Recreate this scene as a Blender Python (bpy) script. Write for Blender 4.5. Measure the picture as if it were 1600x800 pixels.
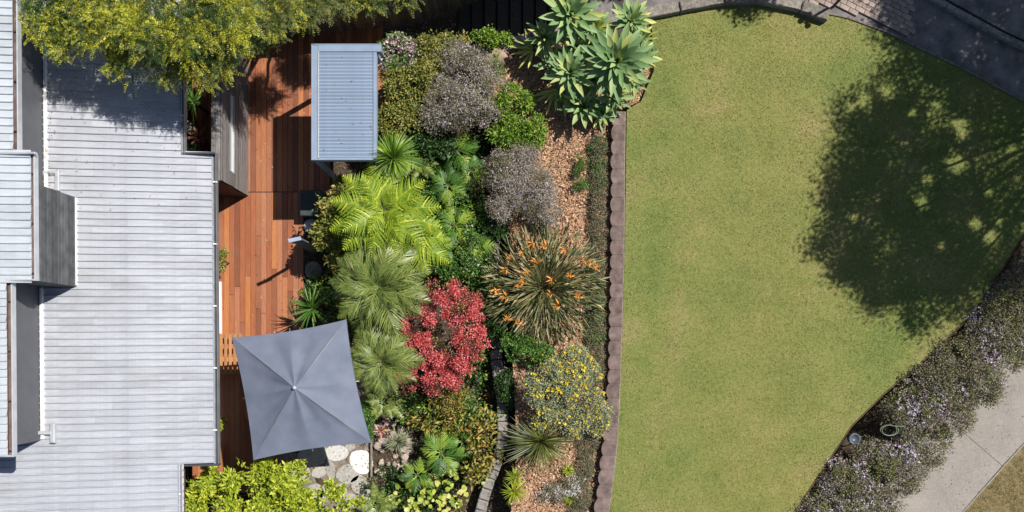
import bpy, math, random
import numpy as np
from mathutils import Vector, Matrix
S = bpy.context.scene
for o in list(bpy.data.objects): bpy.data.objects.remove(o)
H, F, NX, NY = 21.0, 1244.0, 800.0, 545.0          # camera height, focal length in photo pixels, nadir

# ------------------------------------------------------------------ camera, light, exposure
cam = bpy.data.cameras.new('camera'); co = bpy.data.objects.new('camera', cam); S.collection.objects.link(co)
co.location = (0, 0, H); cam.sensor_width = 36; cam.lens = F/1600*36; cam.shift_y = (NY-400)/1600
cam.clip_end = 1000; S.camera = co
SUN = Vector((1.667, 0.968, 2.6)).normalized()
w = bpy.data.worlds.new('World'); S.world = w; w.use_nodes = True
nt = w.node_tree; bg = nt.nodes['Background']; sky = nt.nodes.new('ShaderNodeTexSky'); sky.sky_type = 'NISHITA'
sky.sun_disc = False; sky.ozone_density = 3.0; sky.sun_elevation = math.asin(SUN.z); sky.sun_rotation = math.atan2(SUN.x, SUN.y)
nt.links.new(sky.outputs[0], bg.inputs[0]); bg.inputs[1].default_value = 0.058
sl = bpy.data.lights.new('sun', 'SUN'); sl.energy = 4.9; sl.angle = math.radians(0.5); sl.color = (1, .95, .87)
so = bpy.data.objects.new('sun', sl); S.collection.objects.link(so); so.location = (20, 12, 40)
so.rotation_euler = SUN.to_track_quat('Z', 'Y').to_euler()
S.view_settings.view_transform = 'Standard'; S.view_settings.look = 'None'; S.view_settings.exposure = 0.40
S.render.engine = 'CYCLES'; S.render.resolution_x = 1024; S.render.resolution_y = 512
S.cycles.max_bounces = 6

# ------------------------------------------------------------------ helpers
def W(px, py, z=0.0):
    k = (H-z)/F
    return ((px-NX)*k, (NY-py)*k, z)
def link(o): S.collection.objects.link(o); return o
def tag(o, label, cat, group=None):
    o['label'] = label; o['category'] = cat
    if group: o['group'] = group
    return o
def thing(name, label, cat, loc=(0, 0, 0), rz=0.0, group=None):
    o = link(bpy.data.objects.new(name, None)); o.location = loc; o.rotation_euler = (0, 0, rz); o.empty_display_size = .2
    return tag(o, label, cat, group)
def mesh(name, V, Fc, mat, smooth=False):
    me = bpy.data.meshes.new(name)
    if isinstance(Fc, np.ndarray):
        V = np.asarray(V, dtype=np.float32); k = Fc.shape[1]; n = len(Fc)
        me.vertices.add(len(V)); me.vertices.foreach_set('co', V.ravel())
        me.loops.add(n*k); me.loops.foreach_set('vertex_index', Fc.astype(np.int32).ravel())
        me.polygons.add(n); me.polygons.foreach_set('loop_start', np.arange(0, n*k, k, dtype=np.int32))
        me.update(calc_edges=True)
    else:
        me.from_pydata([tuple(v) for v in V], [], Fc)
    if smooth: me.polygons.foreach_set('use_smooth', np.ones(len(me.polygons), dtype=bool))
    if mat: me.materials.append(mat)
    me.update()
    return me
def obj(name, me, parent=None, kind=None, loc=None, rot=None, scale=None):
    o = link(bpy.data.objects.new(name, me))
    if parent is not None: o.parent = parent
    if kind: o['kind'] = kind
    if loc is not None: o.location = loc
    if rot is not None: o.rotation_euler = rot
    if scale is not None: o.scale = scale if hasattr(scale, '__len__') else (scale,)*3
    return o
class MB:
    def __init__(s): s.V = []; s.F = []
    def add(s, V, Fc):
        b = len(s.V); s.V += [tuple(v) for v in V]; s.F += [tuple(i+b for i in f) for f in Fc]; return s
    def box(s, c, d, rz=0, bev=0.0):
        x, y, z = d[0]/2, d[1]/2, d[2]/2; cr, sr = math.cos(rz), math.sin(rz)
        def T(p): return (c[0]+p[0]*cr-p[1]*sr, c[1]+p[0]*sr+p[1]*cr, c[2]+p[2])
        if bev <= 0:
            P = [(-x,-y,-z),(x,-y,-z),(x,y,-z),(-x,y,-z),(-x,-y,z),(x,-y,z),(x,y,z),(-x,y,z)]
            return s.add([T(p) for p in P], [(3,2,1,0),(4,5,6,7),(0,1,5,4),(1,2,6,5),(2,3,7,6),(3,0,4,7)])
        b = bev; P = []
        for zz, i in ((-z, 0), (z-b, 0), (z, b)):
            P += [(-x+i,-y+i,zz),(x-i,-y+i,zz),(x-i,y-i,zz),(-x+i,y-i,zz)]
        Fc = [(3,2,1,0),(8,9,10,11)]
        for r in (0, 4):
            for k in range(4): Fc.append((r+k, r+(k+1)%4, r+4+(k+1)%4, r+4+k))
        return s.add([T(p) for p in P], Fc)
    def prism(s, pts, z0, z1, bev=0.0):
        n = len(pts); V = [(p[0], p[1], z0) for p in pts]+[(p[0], p[1], z1-bev) for p in pts]
        a = sum(pts[i][0]*pts[(i+1)%n][1]-pts[(i+1)%n][0]*pts[i][1] for i in range(n))
        if bev > 0:
            cx = sum(p[0] for p in pts)/n; cy = sum(p[1] for p in pts)/n
            for p in pts:
                d = math.hypot(p[0]-cx, p[1]-cy); k = max(0, 1-bev*1.3/max(d, 1e-4)); V.append((cx+(p[0]-cx)*k, cy+(p[1]-cy)*k, z1))
        L = len(V)//n; Fc = [tuple(range(n-1, -1, -1)), tuple(range((L-1)*n, L*n))]
        for r in range(L-1):
            for k in range(n): Fc.append((r*n+k, r*n+(k+1)%n, (r+1)*n+(k+1)%n, (r+1)*n+k))
        if a < 0: Fc = [f[::-1] for f in Fc]
        return s.add(V, Fc)
    def tube(s, P, R, n=7, cap=True):
        P = [Vector(p) for p in P]; V = []; Fc = []
        if not hasattr(R, '__len__'): R = [R]*len(P)
        for i, p in enumerate(P):
            t = (P[min(i+1, len(P)-1)]-P[max(i-1, 0)]).normalized(); a = t.cross(Vector((0, 0, 1)))
            if a.length < .05: a = t.cross(Vector((1, 0, 0)))
            a.normalize(); b = t.cross(a)
            for k in range(n):
                q = 2*math.pi*k/n; V.append(p+(a*math.cos(q)+b*math.sin(q))*R[i])
        for i in range(len(P)-1):
            for k in range(n): Fc.append((i*n+k, i*n+(k+1)%n, (i+1)*n+(k+1)%n, (i+1)*n+k))
        if cap: Fc += [tuple(range(n))[::-1], tuple(range((len(P)-1)*n, len(P)*n))]
        return s.add(V, Fc)
    def lathe(s, prof, c=(0, 0, 0), n=16, sx=1, sy=1):
        V = []; Fc = []
        for r, z in prof:
            for k in range(n):
                q = 2*math.pi*k/n; V.append((c[0]+r*sx*math.cos(q), c[1]+r*sy*math.sin(q), c[2]+z))
        for i in range(len(prof)-1):
            for k in range(n): Fc.append((i*n+k, i*n+(k+1)%n, (i+1)*n+(k+1)%n, (i+1)*n+k))
        Fc += [tuple(range(n))[::-1], tuple(range((len(prof)-1)*n, len(prof)*n))]
        return s.add(V, Fc)
    def mesh(s, name, mat, smooth=False): return mesh(name, s.V, s.F, mat, smooth)
    def obj(s, name, mat, parent=None, kind=None, smooth=False): return obj(name, s.mesh(name, mat, smooth), parent, kind)

# ------------------------------------------------------------------ materials
class NB:
    def __init__(s, name):
        s.m = bpy.data.materials.new(name); s.m.use_nodes = True; s.t = s.m.node_tree; s.n = s.t.nodes; s.b = s.n['Principled BSDF']
    def node(s, ty, **kw):
        n = s.n.new(ty)
        for k, v in kw.items():
            if k.startswith('_'): n.inputs[k[1:].replace('_', ' ')].default_value = v
            else: setattr(n, k, v)
        return n
    def l(s, a, b): s.t.links.new(a, b)
    def coord(s, scale=(1, 1, 1), which='Object', rot=(0, 0, 0)):
        tc = s.node('ShaderNodeTexCoord'); mp = s.node('ShaderNodeMapping'); mp.inputs['Scale'].default_value = scale; mp.inputs['Rotation'].default_value = rot
        s.l(tc.outputs[which], mp.inputs[0]); return mp.outputs[0]
    def world(s, scale=(1, 1, 1)):
        g = s.node('ShaderNodeNewGeometry'); mp = s.node('ShaderNodeMapping'); mp.inputs['Scale'].default_value = scale
        s.l(g.outputs['Position'], mp.inputs[0]); return mp.outputs[0]
    def noise(s, vec, scale, detail=4, rough=.55, dist=0):
        n = s.node('ShaderNodeTexNoise'); n.inputs['Scale'].default_value = scale; n.inputs['Detail'].default_value = detail
        n.inputs['Roughness'].default_value = rough; n.inputs['Distortion'].default_value = dist
        s.l(vec, n.inputs['Vector']); return n.outputs['Fac']
    def ramp(s, fac, stops):
        r = s.node('ShaderNodeValToRGB'); e = r.color_ramp.elements
        while len(e) > 1: e.remove(e[-1])
        e[0].position = stops[0][0]; e[0].color = (*stops[0][1], 1)
        for p, c in stops[1:]:
            k = e.new(p); k.color = (*c, 1)
        s.l(fac, r.inputs[0]); return r.outputs[0]
    def mix(s, fac, a, b, mode='MIX'):
        m = s.node('ShaderNodeMix', data_type='RGBA', blend_type=mode)
        for sock, v in ((m.inputs[0], fac), (m.inputs[6], a), (m.inputs[7], b)):
            if isinstance(v, (int, float)): sock.default_value = v
            elif isinstance(v, tuple): sock.default_value = (*v, 1)
            else: s.l(v, sock)
        return m.outputs[2]
    def math(s, op, a, b=0.0):
        m = s.node('ShaderNodeMath', operation=op)
        for sock, v in ((m.inputs[0], a), (m.inputs[1], b)):
            if isinstance(v, (int, float)): sock.default_value = v
            else: s.l(v, sock)
        return m.outputs[0]
    def base(s, c):
        if isinstance(c, tuple): s.b.inputs['Base Color'].default_value = (*c, 1)
        else: s.l(c, s.b.inputs['Base Color'])
    def bump(s, h, strength=.4, dist=.01):
        b = s.node('ShaderNodeBump'); b.inputs['Strength'].default_value = strength; b.inputs['Distance'].default_value = dist
        s.l(h, b.inputs['Height']); s.l(b.outputs[0], s.b.inputs['Normal'])
    def rough(s, r, spec=None, metal=None):
        s.b.inputs['Roughness'].default_value = r
        if spec is not None: s.b.inputs['Specular IOR Level'].default_value = spec
        if metal is not None: s.b.inputs['Metallic'].default_value = metal

def m_simple(name, a, b, scale=8, rough=.7, bump=.2, dist=.01, stretch=(1, 1, 1), spec=.3, metal=0, rnd=.0):
    k = NB(name); v = k.coord(stretch); n = k.noise(v, scale, 5)
    c = k.ramp(n, [(.3, a), (.7, b)])
    if rnd:
        oi = k.node('ShaderNodeObjectInfo'); f = k.math('MULTIPLY_ADD', oi.outputs['Random'], rnd*2); k.n[-1].inputs[2].default_value = 1-rnd
        c = k.mix(1.0, c, (1, 1, 1), 'MULTIPLY') if False else c
        hs = k.node('ShaderNodeHueSaturation'); k.l(c, hs.inputs['Color']); k.l(f, hs.inputs['Value']); c = hs.outputs[0]
    k.base(c); k.rough(rough, spec, metal)
    if bump: k.bump(n, bump, dist)
    return k.m
def m_leaf(name, stops, rough=.45, trans=.25, spec=.5, patch=0.0):
    k = NB(name); g = k.node('ShaderNodeNewGeometry'); c = k.ramp(g.outputs['Random Per Island'], stops)
    if patch:
        n = k.noise(k.world(), 2.2, 3); r = k.math('MULTIPLY_ADD', n, patch*2); k.n[-1].inputs[2].default_value = 1-patch
        hs = k.node('ShaderNodeHueSaturation'); k.l(c, hs.inputs['Color']); k.l(r, hs.inputs['Value']); c = hs.outputs[0]
    k.base(c); k.rough(rough, spec)
    if trans:
        t = k.node('ShaderNodeBsdfTranslucent'); k.l(c, t.inputs[0]) if not isinstance(c, tuple) else None
        ms = k.node('ShaderNodeMixShader'); ms.inputs[0].default_value = trans; out = k.n['Material Output']
        k.l(k.b.outputs[0], ms.inputs[1]); k.l(t.outputs[0], ms.inputs[2]); k.l(ms.outputs[0], out.inputs[0])
    return k.m
def leafobj(name, stops, rough=.4, trans=.2, spec=.5):        # large leaves: one object each, colour from object random + veins
    k = NB(name); oi = k.node('ShaderNodeObjectInfo'); c = k.ramp(oi.outputs['Random'], stops)
    n = k.noise(k.coord((2, 14, 1)), 3, 3); r = k.math('MULTIPLY_ADD', n, .5); k.n[-1].inputs[2].default_value = .75
    hs = k.node('ShaderNodeHueSaturation'); k.l(c, hs.inputs['Color']); k.l(r, hs.inputs['Value']); c = hs.outputs[0]
    k.base(c); k.rough(rough, spec)
    t = k.node('ShaderNodeBsdfTranslucent'); k.l(c, t.inputs[0]); ms = k.node('ShaderNodeMixShader'); ms.inputs[0].default_value = trans
    k.l(k.b.outputs[0], ms.inputs[1]); k.l(t.outputs[0], ms.inputs[2]); k.l(ms.outputs[0], k.n['Material Output'].inputs[0])
    return k.m

def m_lawn(name, blades):
    k = NB(name); p = k.world(); big = k.noise(p, .8, 4, .6); mid = k.noise(p, 9, 6, .75); fine = k.noise(p, 24, 4, .75)
    f = k.math('ADD', k.math('MULTIPLY', big, .75), k.math('MULTIPLY', mid, .45))
    c = k.ramp(f, [(.46, (.137, .185, .044)), (.56, (.182, .216, .055)), (.66, (.215, .23, .066)), (.78, (.30, .255, .105))])
    # worn yellower band down the middle of the lawn
    sx = k.node('ShaderNodeSeparateXYZ'); k.l(p, sx.inputs[0])
    d = k.math('ABSOLUTE', k.math('SUBTRACT', sx.outputs[0], 6.4)); band = k.node('ShaderNodeMapRange'); k.l(d, band.inputs[0])
    band.inputs[1].default_value = 0; band.inputs[2].default_value = 3.4; band.inputs[3].default_value = .65; band.inputs[4].default_value = 0
    c = k.mix(k.math('MULTIPLY', band.outputs[0], mid), c, (.30, .255, .08))
    if blades:
        g = k.node('ShaderNodeNewGeometry'); v = k.math('MULTIPLY_ADD', g.outputs['Random Per Island'], 1.05); k.n[-1].inputs[2].default_value = .42
    else:
        v = k.math('MULTIPLY_ADD', fine, .8); k.n[-1].inputs[2].default_value = .45; k.bump(fine, .5, .02)
    hs = k.node('ShaderNodeHueSaturation'); k.l(c, hs.inputs['Color']); k.l(v, hs.inputs['Value']); k.base(hs.outputs[0]); k.rough(.75, .2)
    return k.m

M = {}
M['lawn'] = m_lawn('lawn_turf', False); M['blades'] = m_lawn('lawn_blades', True)
M['earth'] = m_simple('dark_earth', (.035, .025, .018), (.09, .065, .045), 14, .95, .6, .03)
M['mulch'] = m_simple('mulch_ground', (.22, .12, .07), (.52, .33, .21), 30, .95, .8, .03)
M['stone'] = m_simple('grey_stone', (.13, .12, .115), (.30, .28, .26), 9, .9, .6, .02, rnd=.18)
M['wallstone'] = m_simple('sandstone_block', (.12, .105, .09), (.26, .235, .205), 12, .95, .7, .02, rnd=.2)
M['edging'] = m_simple('mauve_concrete', (.09, .065, .058), (.21, .155, .14), 6, .9, .5, .01, rnd=.16)
M['paver'] = m_simple('pale_round_stone', (.50, .49, .47), (.70, .69, .66), 14, .85, .3, .01, rnd=.22)
M['greypaver'] = m_simple('grey_round_stone', (.27, .26, .24), (.42, .40, .37), 14, .9, .4, .01, rnd=.15)
M['paving'] = m_simple('crazy_paving', (.15, .12, .10), (.30, .25, .21), 11, .9, .5, .02, rnd=.2)
def m_concrete():
    k = NB('weathered_concrete'); p = k.world(); a = k.noise(p, 1.1, 4, .6); b = k.noise(p, 14, 6, .8); d = k.noise(k.world((1, 1, 1)), 2.4, 8, .7, 1.5)
    c = k.ramp(a, [(.3, (.18, .165, .15)), (.7, (.29, .26, .235))]); c = k.mix(k.ramp(b, [(.35, (0, 0, 0)), (.62, (.6, .6, .6))]), c, (.34, .315, .29)); c = k.mix(k.ramp(d, [(.485, (0, 0, 0)), (.50, (.45, .45, .45)), (.515, (0, 0, 0))]), c, (.15, .12, .10))
    k.base(c); k.rough(.95, .2); k.bump(b, .6, .015); return k.m
M['concrete'] = m_concrete()
M['drygrass'] = m_simple('dry_verge', (.10, .085, .035), (.24, .18, .09), 7, .95, .8, .04)
M['asphalt'] = m_simple('asphalt', (.09, .085, .085), (.25, .22, .215), 2.4, .95, .7, .02)
M['brick'] = m_simple('pale_brick', (.22, .17, .145), (.38, .31, .265), 12, .9, .4, .01, rnd=.16)
M['darkwood'] = m_simple('dark_sleeper', (.035, .03, .028), (.08, .07, .06), 9, .85, .4, .01, (1, 6, 1), rnd=.25)
M['paling'] = m_simple('paling_timber', (.11, .09, .06), (.24, .20, .13), 9, .9, .4, .01, (6, 6, .6), rnd=.35)
M['cladding'] = m_simple('slate_cladding', (.085, .09, .10), (.105, .11, .125), 3, .55, .05, .002)
M['slat'] = m_simple('charcoal_slats', (.045, .047, .052), (.10, .105, .112), 5, .6, .1, .002, (1, .8, 1), rnd=.3)
M['weather'] = m_simple('weathered_grey_boards', (.11, .10, .10), (.21, .195, .19), 5, .75, .3, .004, (8, .7, 8), rnd=.22)
M['fascia'] = m_simple('brown_boards', (.06, .03, .02), (.12, .06, .035), 5, .7, .3, .004, (1, 1, 8))
M['gutter'] = m_simple('gutter_dark', (.05, .055, .065), (.075, .08, .09), 4, .5, .05, .002)
M['lip'] = m_simple('gutter_lip', (.42, .44, .47), (.55, .57, .60), 4, .4, .05, .002, metal=.3)
M['white'] = m_simple('white_paint', (.72, .71, .70), (.82, .81, .80), 6, .5, .05, .002)
M['pole'] = m_simple('grey_metal', (.25, .26, .27), (.34, .35, .36), 4, .4, .05, .002, metal=.5)
M['black'] = m_simple('black_metal', (.02, .02, .022), (.04, .04, .045), 4, .5, .1, .002)
M['perg'] = m_simple('blue_grey_powdercoat', (.20, .26, .35), (.245, .31, .41), 3, .45, .05, .002, rnd=.05)
M['bark'] = m_simple('bark', (.07, .05, .035), (.16, .12, .09), 12, .95, .7, .02, (1, 1, .3))
M['twig'] = m_simple('grey_twig', (.22, .20, .18), (.36, .33, .30), 12, .95, .2, .01)
M['rock'] = m_simple('tan_boulder', (.24, .16, .12), (.42, .31, .24), 8, .95, .8, .04)
M['bluepot'] = m_simple('blue_glaze', (.05, .06, .085), (.12, .145, .18), 4, .3, .1, .003)
M['hose'] = m_simple('pale_hose', (.12, .15, .10), (.20, .24, .16), 4, .5, .05, .002)
M['darkbox'] = m_simple('dark_green_box', (.03, .045, .045), (.05, .07, .07), 4, .4, .05, .002)
M['litstone'] = m_simple('rubble', (.26, .21, .18), (.50, .42, .36), 9, .9, .6, .02, rnd=.35)
k = NB('glass_pane'); k.base((.62, .74, .74)); k.rough(.15, .8); M['glass'] = k.m

def m_roof(name, lo, hi):
    k = NB(name); tc = k.coord(); sx = k.node('ShaderNodeSeparateXYZ'); k.l(tc, sx.inputs[0])
    oi = k.node('ShaderNodeObjectInfo'); cell = k.math('FLOOR', k.math('ADD', k.math('MULTIPLY', sx.outputs[0], 1.37), k.math('MULTIPLY', k.math('ROUND', k.math('MULTIPLY', oi.outputs['Random'], 2)), .5)))
    cb = k.node('ShaderNodeCombineXYZ'); k.l(cell, cb.inputs[0]); k.l(oi.outputs['Random'], cb.inputs[1])
    wn = k.node('ShaderNodeTexWhiteNoise', noise_dimensions='3D'); k.l(cb.outputs[0], wn.inputs[0])
    n = k.noise(k.coord((1, 4, 1)), 3.5, 5, .6); g = k.noise(k.coord((14, 3, 1)), 2, 3)
    f = k.math('ADD', k.math('MULTIPLY', wn.outputs['Value'], .17), k.math('ADD', k.math('MULTIPLY', n, .65), k.math('MULTIPLY', g, .25)))
    c = k.ramp(f, [(.3, lo), (.8, hi)]); gr = k.noise(k.world((.5, 1.6, 1)), 1.1, 6, .65)
    c = k.mix(k.ramp(gr, [(.5, (0, 0, 0)), (.75, (.45, .45, .45))]), c, (.25, .245, .24)); k.base(c); k.rough(.42, .4, .25); k.bump(n, .15, .01)
    return k.m
M['roof'] = m_roof('ribbed_steel', (.34, .355, .395), (.52, .54, .59)); M['roof2'] = m_roof('ribbed_steel_lit', (.42, .46, .50), (.62, .66, .70))  # upper roof: same steel, its brighter light put into the colour
def m_deck():
    k = NB('merbau_decking'); oi = k.node('ShaderNodeObjectInfo')
    tc = k.node('ShaderNodeTexCoord'); ad = k.node('ShaderNodeVectorMath', operation='ADD'); k.l(tc.outputs['Object'], ad.inputs[0])
    cb = k.node('ShaderNodeCombineXYZ'); k.l(k.math('MULTIPLY', oi.outputs['Random'], 40), cb.inputs[0]); k.l(cb.outputs[0], ad.inputs[1])
    mp = k.node('ShaderNodeMapping'); mp.inputs['Scale'].default_value = (7, .7, 1); k.l(ad.outputs[0], mp.inputs[0])
    n = k.noise(mp.outputs[0], 4, 6, .6, .3)
    a = k.ramp(oi.outputs['Random'], [(0, (.15, .045, .02)), (.3, (.34, .10, .035)), (.55, (.25, .085, .045)), (.8, (.48, .17, .045)), (1, (.38, .15, .085))])
    v = k.math('MULTIPLY_ADD', n, .9); k.n[-1].inputs[2].default_value = .45
    hs = k.node('ShaderNodeHueSaturation'); k.l(a, hs.inputs['Color']); k.l(v, hs.inputs['Value'])
    st = k.noise(k.world(), 1.3, 4); c = k.mix(k.math('MULTIPLY', st, .35), hs.outputs[0], (.36, .20, .14))
    k.base(c); k.rough(.42, .45); k.bump(n, .2, .003); return k.m
M['deck'] = m_deck()
def m_fabric():
    k = NB('canopy_fabric'); n = k.noise(k.coord(), 260, 2); b = k.noise(k.coord(), 2.2, 4)
    k.base(k.ramp(b, [(.3, (.115, .135, .185)), (.7, (.155, .175, .235))])); k.rough(.8, .3); k.bump(n, .15, .002); return k.m
M['fabric'] = m_fabric()
LF = dict(
 gold=[(0, (.14, .18, .015)), (.4, (.32, .36, .025)), (.75, (.55, .54, .04)), (1, (.72, .66, .09))],
 olive=[(0, (.09, .12, .03)), (.5, (.17, .20, .05)), (1, (.30, .31, .10))],
 lime=[(0, (.15, .22, .02)), (.5, (.36, .45, .03)), (1, (.62, .64, .07))],
 fern=[(0, (.15, .25, .02)), (.5, (.30, .41, .03)), (1, (.54, .60, .06))],
 mid=[(0, (.04, .10, .02)), (.5, (.08, .19, .03)), (1, (.16, .30, .05))],
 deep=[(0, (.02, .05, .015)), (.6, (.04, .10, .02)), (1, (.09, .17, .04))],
 yellowgreen=[(0, (.12, .16, .03)), (.5, (.24, .27, .05)), (.85, (.38, .36, .09)), (1, (.45, .28, .12))],
 heath=[(0, (.12, .12, .06)), (.6, (.23, .215, .13)), (1, (.40, .35, .25))],
 grey=[(0, (.24, .21, .17)), (.5, (.42, .37, .33)), (1, (.62, .56, .52))],
 pink=[(0, (.45, .28, .32)), (.5, (.66, .46, .50)), (1, (.82, .66, .68))],
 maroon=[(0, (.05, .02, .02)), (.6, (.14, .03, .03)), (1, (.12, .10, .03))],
 leafy=[(0, (.07, .16, .02)), (.5, (.16, .30, .03)), (1, (.36, .46, .06))],
 red=[(0, (.30, .02, .03)), (.35, (.54, .05, .06)), (.7, (.74, .15, .14)), (1, (.88, .40, .37))],
 palm=[(0, (.07, .12, .02)), (.5, (.15, .21, .045)), (1, (.32, .35, .10))],
 silver=[(0, (.16, .21, .11)), (.5, (.29, .33, .19)), (1, (.46, .47, .30))],
 yellow=[(0, (.70, .52, .02)), (1, (.85, .72, .06))],
 orange=[(0, (.70, .22, .03)), (1, (.85, .42, .08))],
 bop=[(0, (.07, .10, .035)), (.5, (.16, .19, .07)), (.8, (.32, .30, .14)), (1, (.58, .42, .24))],
 plum=[(0, (.09, .05, .07)), (.5, (.17, .11, .13)), (1, (.30, .22, .25))],
 mauve=[(0, (.38, .30, .48)), (.4, (.58, .49, .66)), (1, (.84, .78, .86))],
 white=[(0, (.55, .52, .50)), (1, (.78, .76, .74))],
 autumn=[(0, (.06, .06, .02)), (.35, (.16, .17, .03)), (.65, (.42, .38, .06)), (.85, (.50, .26, .09)), (1, (.26, .34, .05))],
 chip=[(0, (.13, .065, .035)), (.3, (.36, .19, .10)), (.65, (.56, .34, .20)), (1, (.72, .54, .38))],
 deadleaf=[(0, (.06, .035, .02)), (.6, (.20, .12, .07)), (1, (.34, .27, .16))],
 litter=[(0, (.16, .09, .05)), (1, (.45, .33, .2))],
)
for kx, v in LF.items(): M['l_'+kx] = m_leaf('leaf_'+kx, v, .75 if kx in ('chip', 'litter', 'grey', 'heath', 'drygrass') else .45, 0 if kx in ('chip', 'litter') else .28, .2 if kx in ('chip', 'litter', 'grey', 'heath') else .45, .25 if kx in ('gold', 'olive', 'mid', 'deep') else 0)
M['agave'] = leafobj('agave_leaf', [(0, (.14, .25, .09)), (.5, (.22, .34, .14)), (.8, (.32, .42, .16)), (1, (.50, .52, .14))], .6, .15)
M['agavey'] = leafobj('agave_leaf_yellow', [(0, (.28, .34, .07)), (1, (.50, .48, .10))], .5, .15)
M['l_shade'] = m_leaf('leaf_shade_tree', LF['fern'], .5, .5, .3)
M['frond_fern'] = m_leaf('fern_frond', LF['fern'], .5, .35, .35)
M['frond_palm'] = m_leaf('palm_frond', LF['palm'], .4, .2, .5)
M['split'] = leafobj('split_leaf', [(0, (.04, .11, .015)), (.5, (.10, .22, .025)), (1, (.32, .42, .05))], .5, .25)
M['brom'] = leafobj('bromeliad_leaf', [(0, (.35, .10, .10)), (.5, (.50, .22, .18)), (1, (.45, .38, .22))], .4, .15)
M['broad'] = leafobj('broad_yellow_leaf', [(0, (.25, .38, .05)), (.4, (.45, .50, .08)), (.8, (.62, .58, .18)), (1, (.70, .66, .32))], .4, .25)

# ------------------------------------------------------------------ foliage generators (numpy)
def rot_frame(d):
    d = d/np.linalg.norm(d, axis=1, keepdims=True); return d
def kites(P, D, N, L, Wd, fold=.25, mid=.45):
    """n folded leaves, each two triangles sharing the midrib"""
    n = len(P); D = rot_frame(D); N = N-(N*D).sum(1, keepdims=True)*D; N = rot_frame(N+1e-6); B = np.cross(D, N)
    L = np.broadcast_to(np.asarray(L, float), (n,))[:, None]; Wd = np.broadcast_to(np.asarray(Wd, float), (n,))[:, None]
    V = np.empty((n, 4, 3)); V[:, 0] = P; V[:, 2] = P+D*L-N*L*.12
    V[:, 1] = P+D*L*mid+B*Wd/2+N*Wd*fold; V[:, 3] = P+D*L*mid-B*Wd/2+N*Wd*fold
    b = np.arange(n)[:, None]*4
    Fc = np.concatenate([b+np.array([0, 2, 1]), b+np.array([0, 3, 2])], 1).reshape(-1, 3)
    return V.reshape(-1, 3), Fc
def merge(parts):
    Vs = []; Fs = []; b = 0
    for V, Fc in parts:
        Vs.append(V); Fs.append(Fc+b); b += len(V)
    return np.concatenate(Vs), np.concatenate(Fs)
def unit(rng, n):
    v = rng.normal(size=(n, 3)); return v/np.linalg.norm(v, axis=1, keepdims=True)
def crown(seed, lobes, clumps, per, cr, L, Wd, up=.6, out=.8, shell=(.72, 1.05), under=-.35, spread=.6, elong=(1, 1, .7), lvar=.35, sub=0, subr=.36, subflat=.8):
    """lobes: (x,y,z,rx,ry,rz); leaf clumps on their shells"""
    rng = np.random.default_rng(seed); lobes = np.array(lobes, float); big = lobes
    if sub:
        u = unit(rng, sub*len(lobes)); u[:, 2] = np.abs(u[:, 2])*.9-.12; lb = np.repeat(lobes, sub, 0); rs = rng.uniform(.65, 1.25, len(lb))*subr
        rad = lb[:, 3:6]*rs[:, None]; mn = rad[:, :2].mean(1, keepdims=True); rad = np.concatenate([rad[:, :2], mn*subflat], 1)
        C0 = lb[:, :3]+u*lb[:, 3:6]*(1-rs*.55)[:, None]; lobes = np.concatenate([C0, rad], 1)
    wgt = lobes[:, 3]*lobes[:, 4]; wgt /= wgt.sum(); idx = rng.choice(len(lobes), clumps, p=wgt); lb = lobes[idx]
    u = unit(rng, clumps); neg = u[:, 2] < under; u[neg, 2] *= -1
    rr = rng.uniform(shell[0], shell[1], clumps)[:, None]
    C = lb[:, :3]+u*lb[:, 3:6]*rr
    keep = np.ones(clumps, bool)
    for j, q in enumerate(lobes):
        d = (((C-q[:3])/q[3:6])**2).sum(1); keep &= ~((d < (.45 if not sub else .3)) & (idx != j))
    C = C[keep]; u = u[keep]; m = len(C)
    off = rng.normal(size=(m, per, 3))*cr*np.array(elong)
    P = (C[:, None]+off).reshape(-1, 3)
    D = (u[:, None]*out+rng.normal(size=(m, per, 3))*spread).reshape(-1, 3)+1e-5
    N = rng.normal(size=(m*per, 3))*.45+np.array([0, 0, up])+np.repeat(u, per, 0)*.4
    s = rng.uniform(1-lvar, 1+lvar, m*per)
    return kites(P, D, N, L*s, Wd*s)
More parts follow.
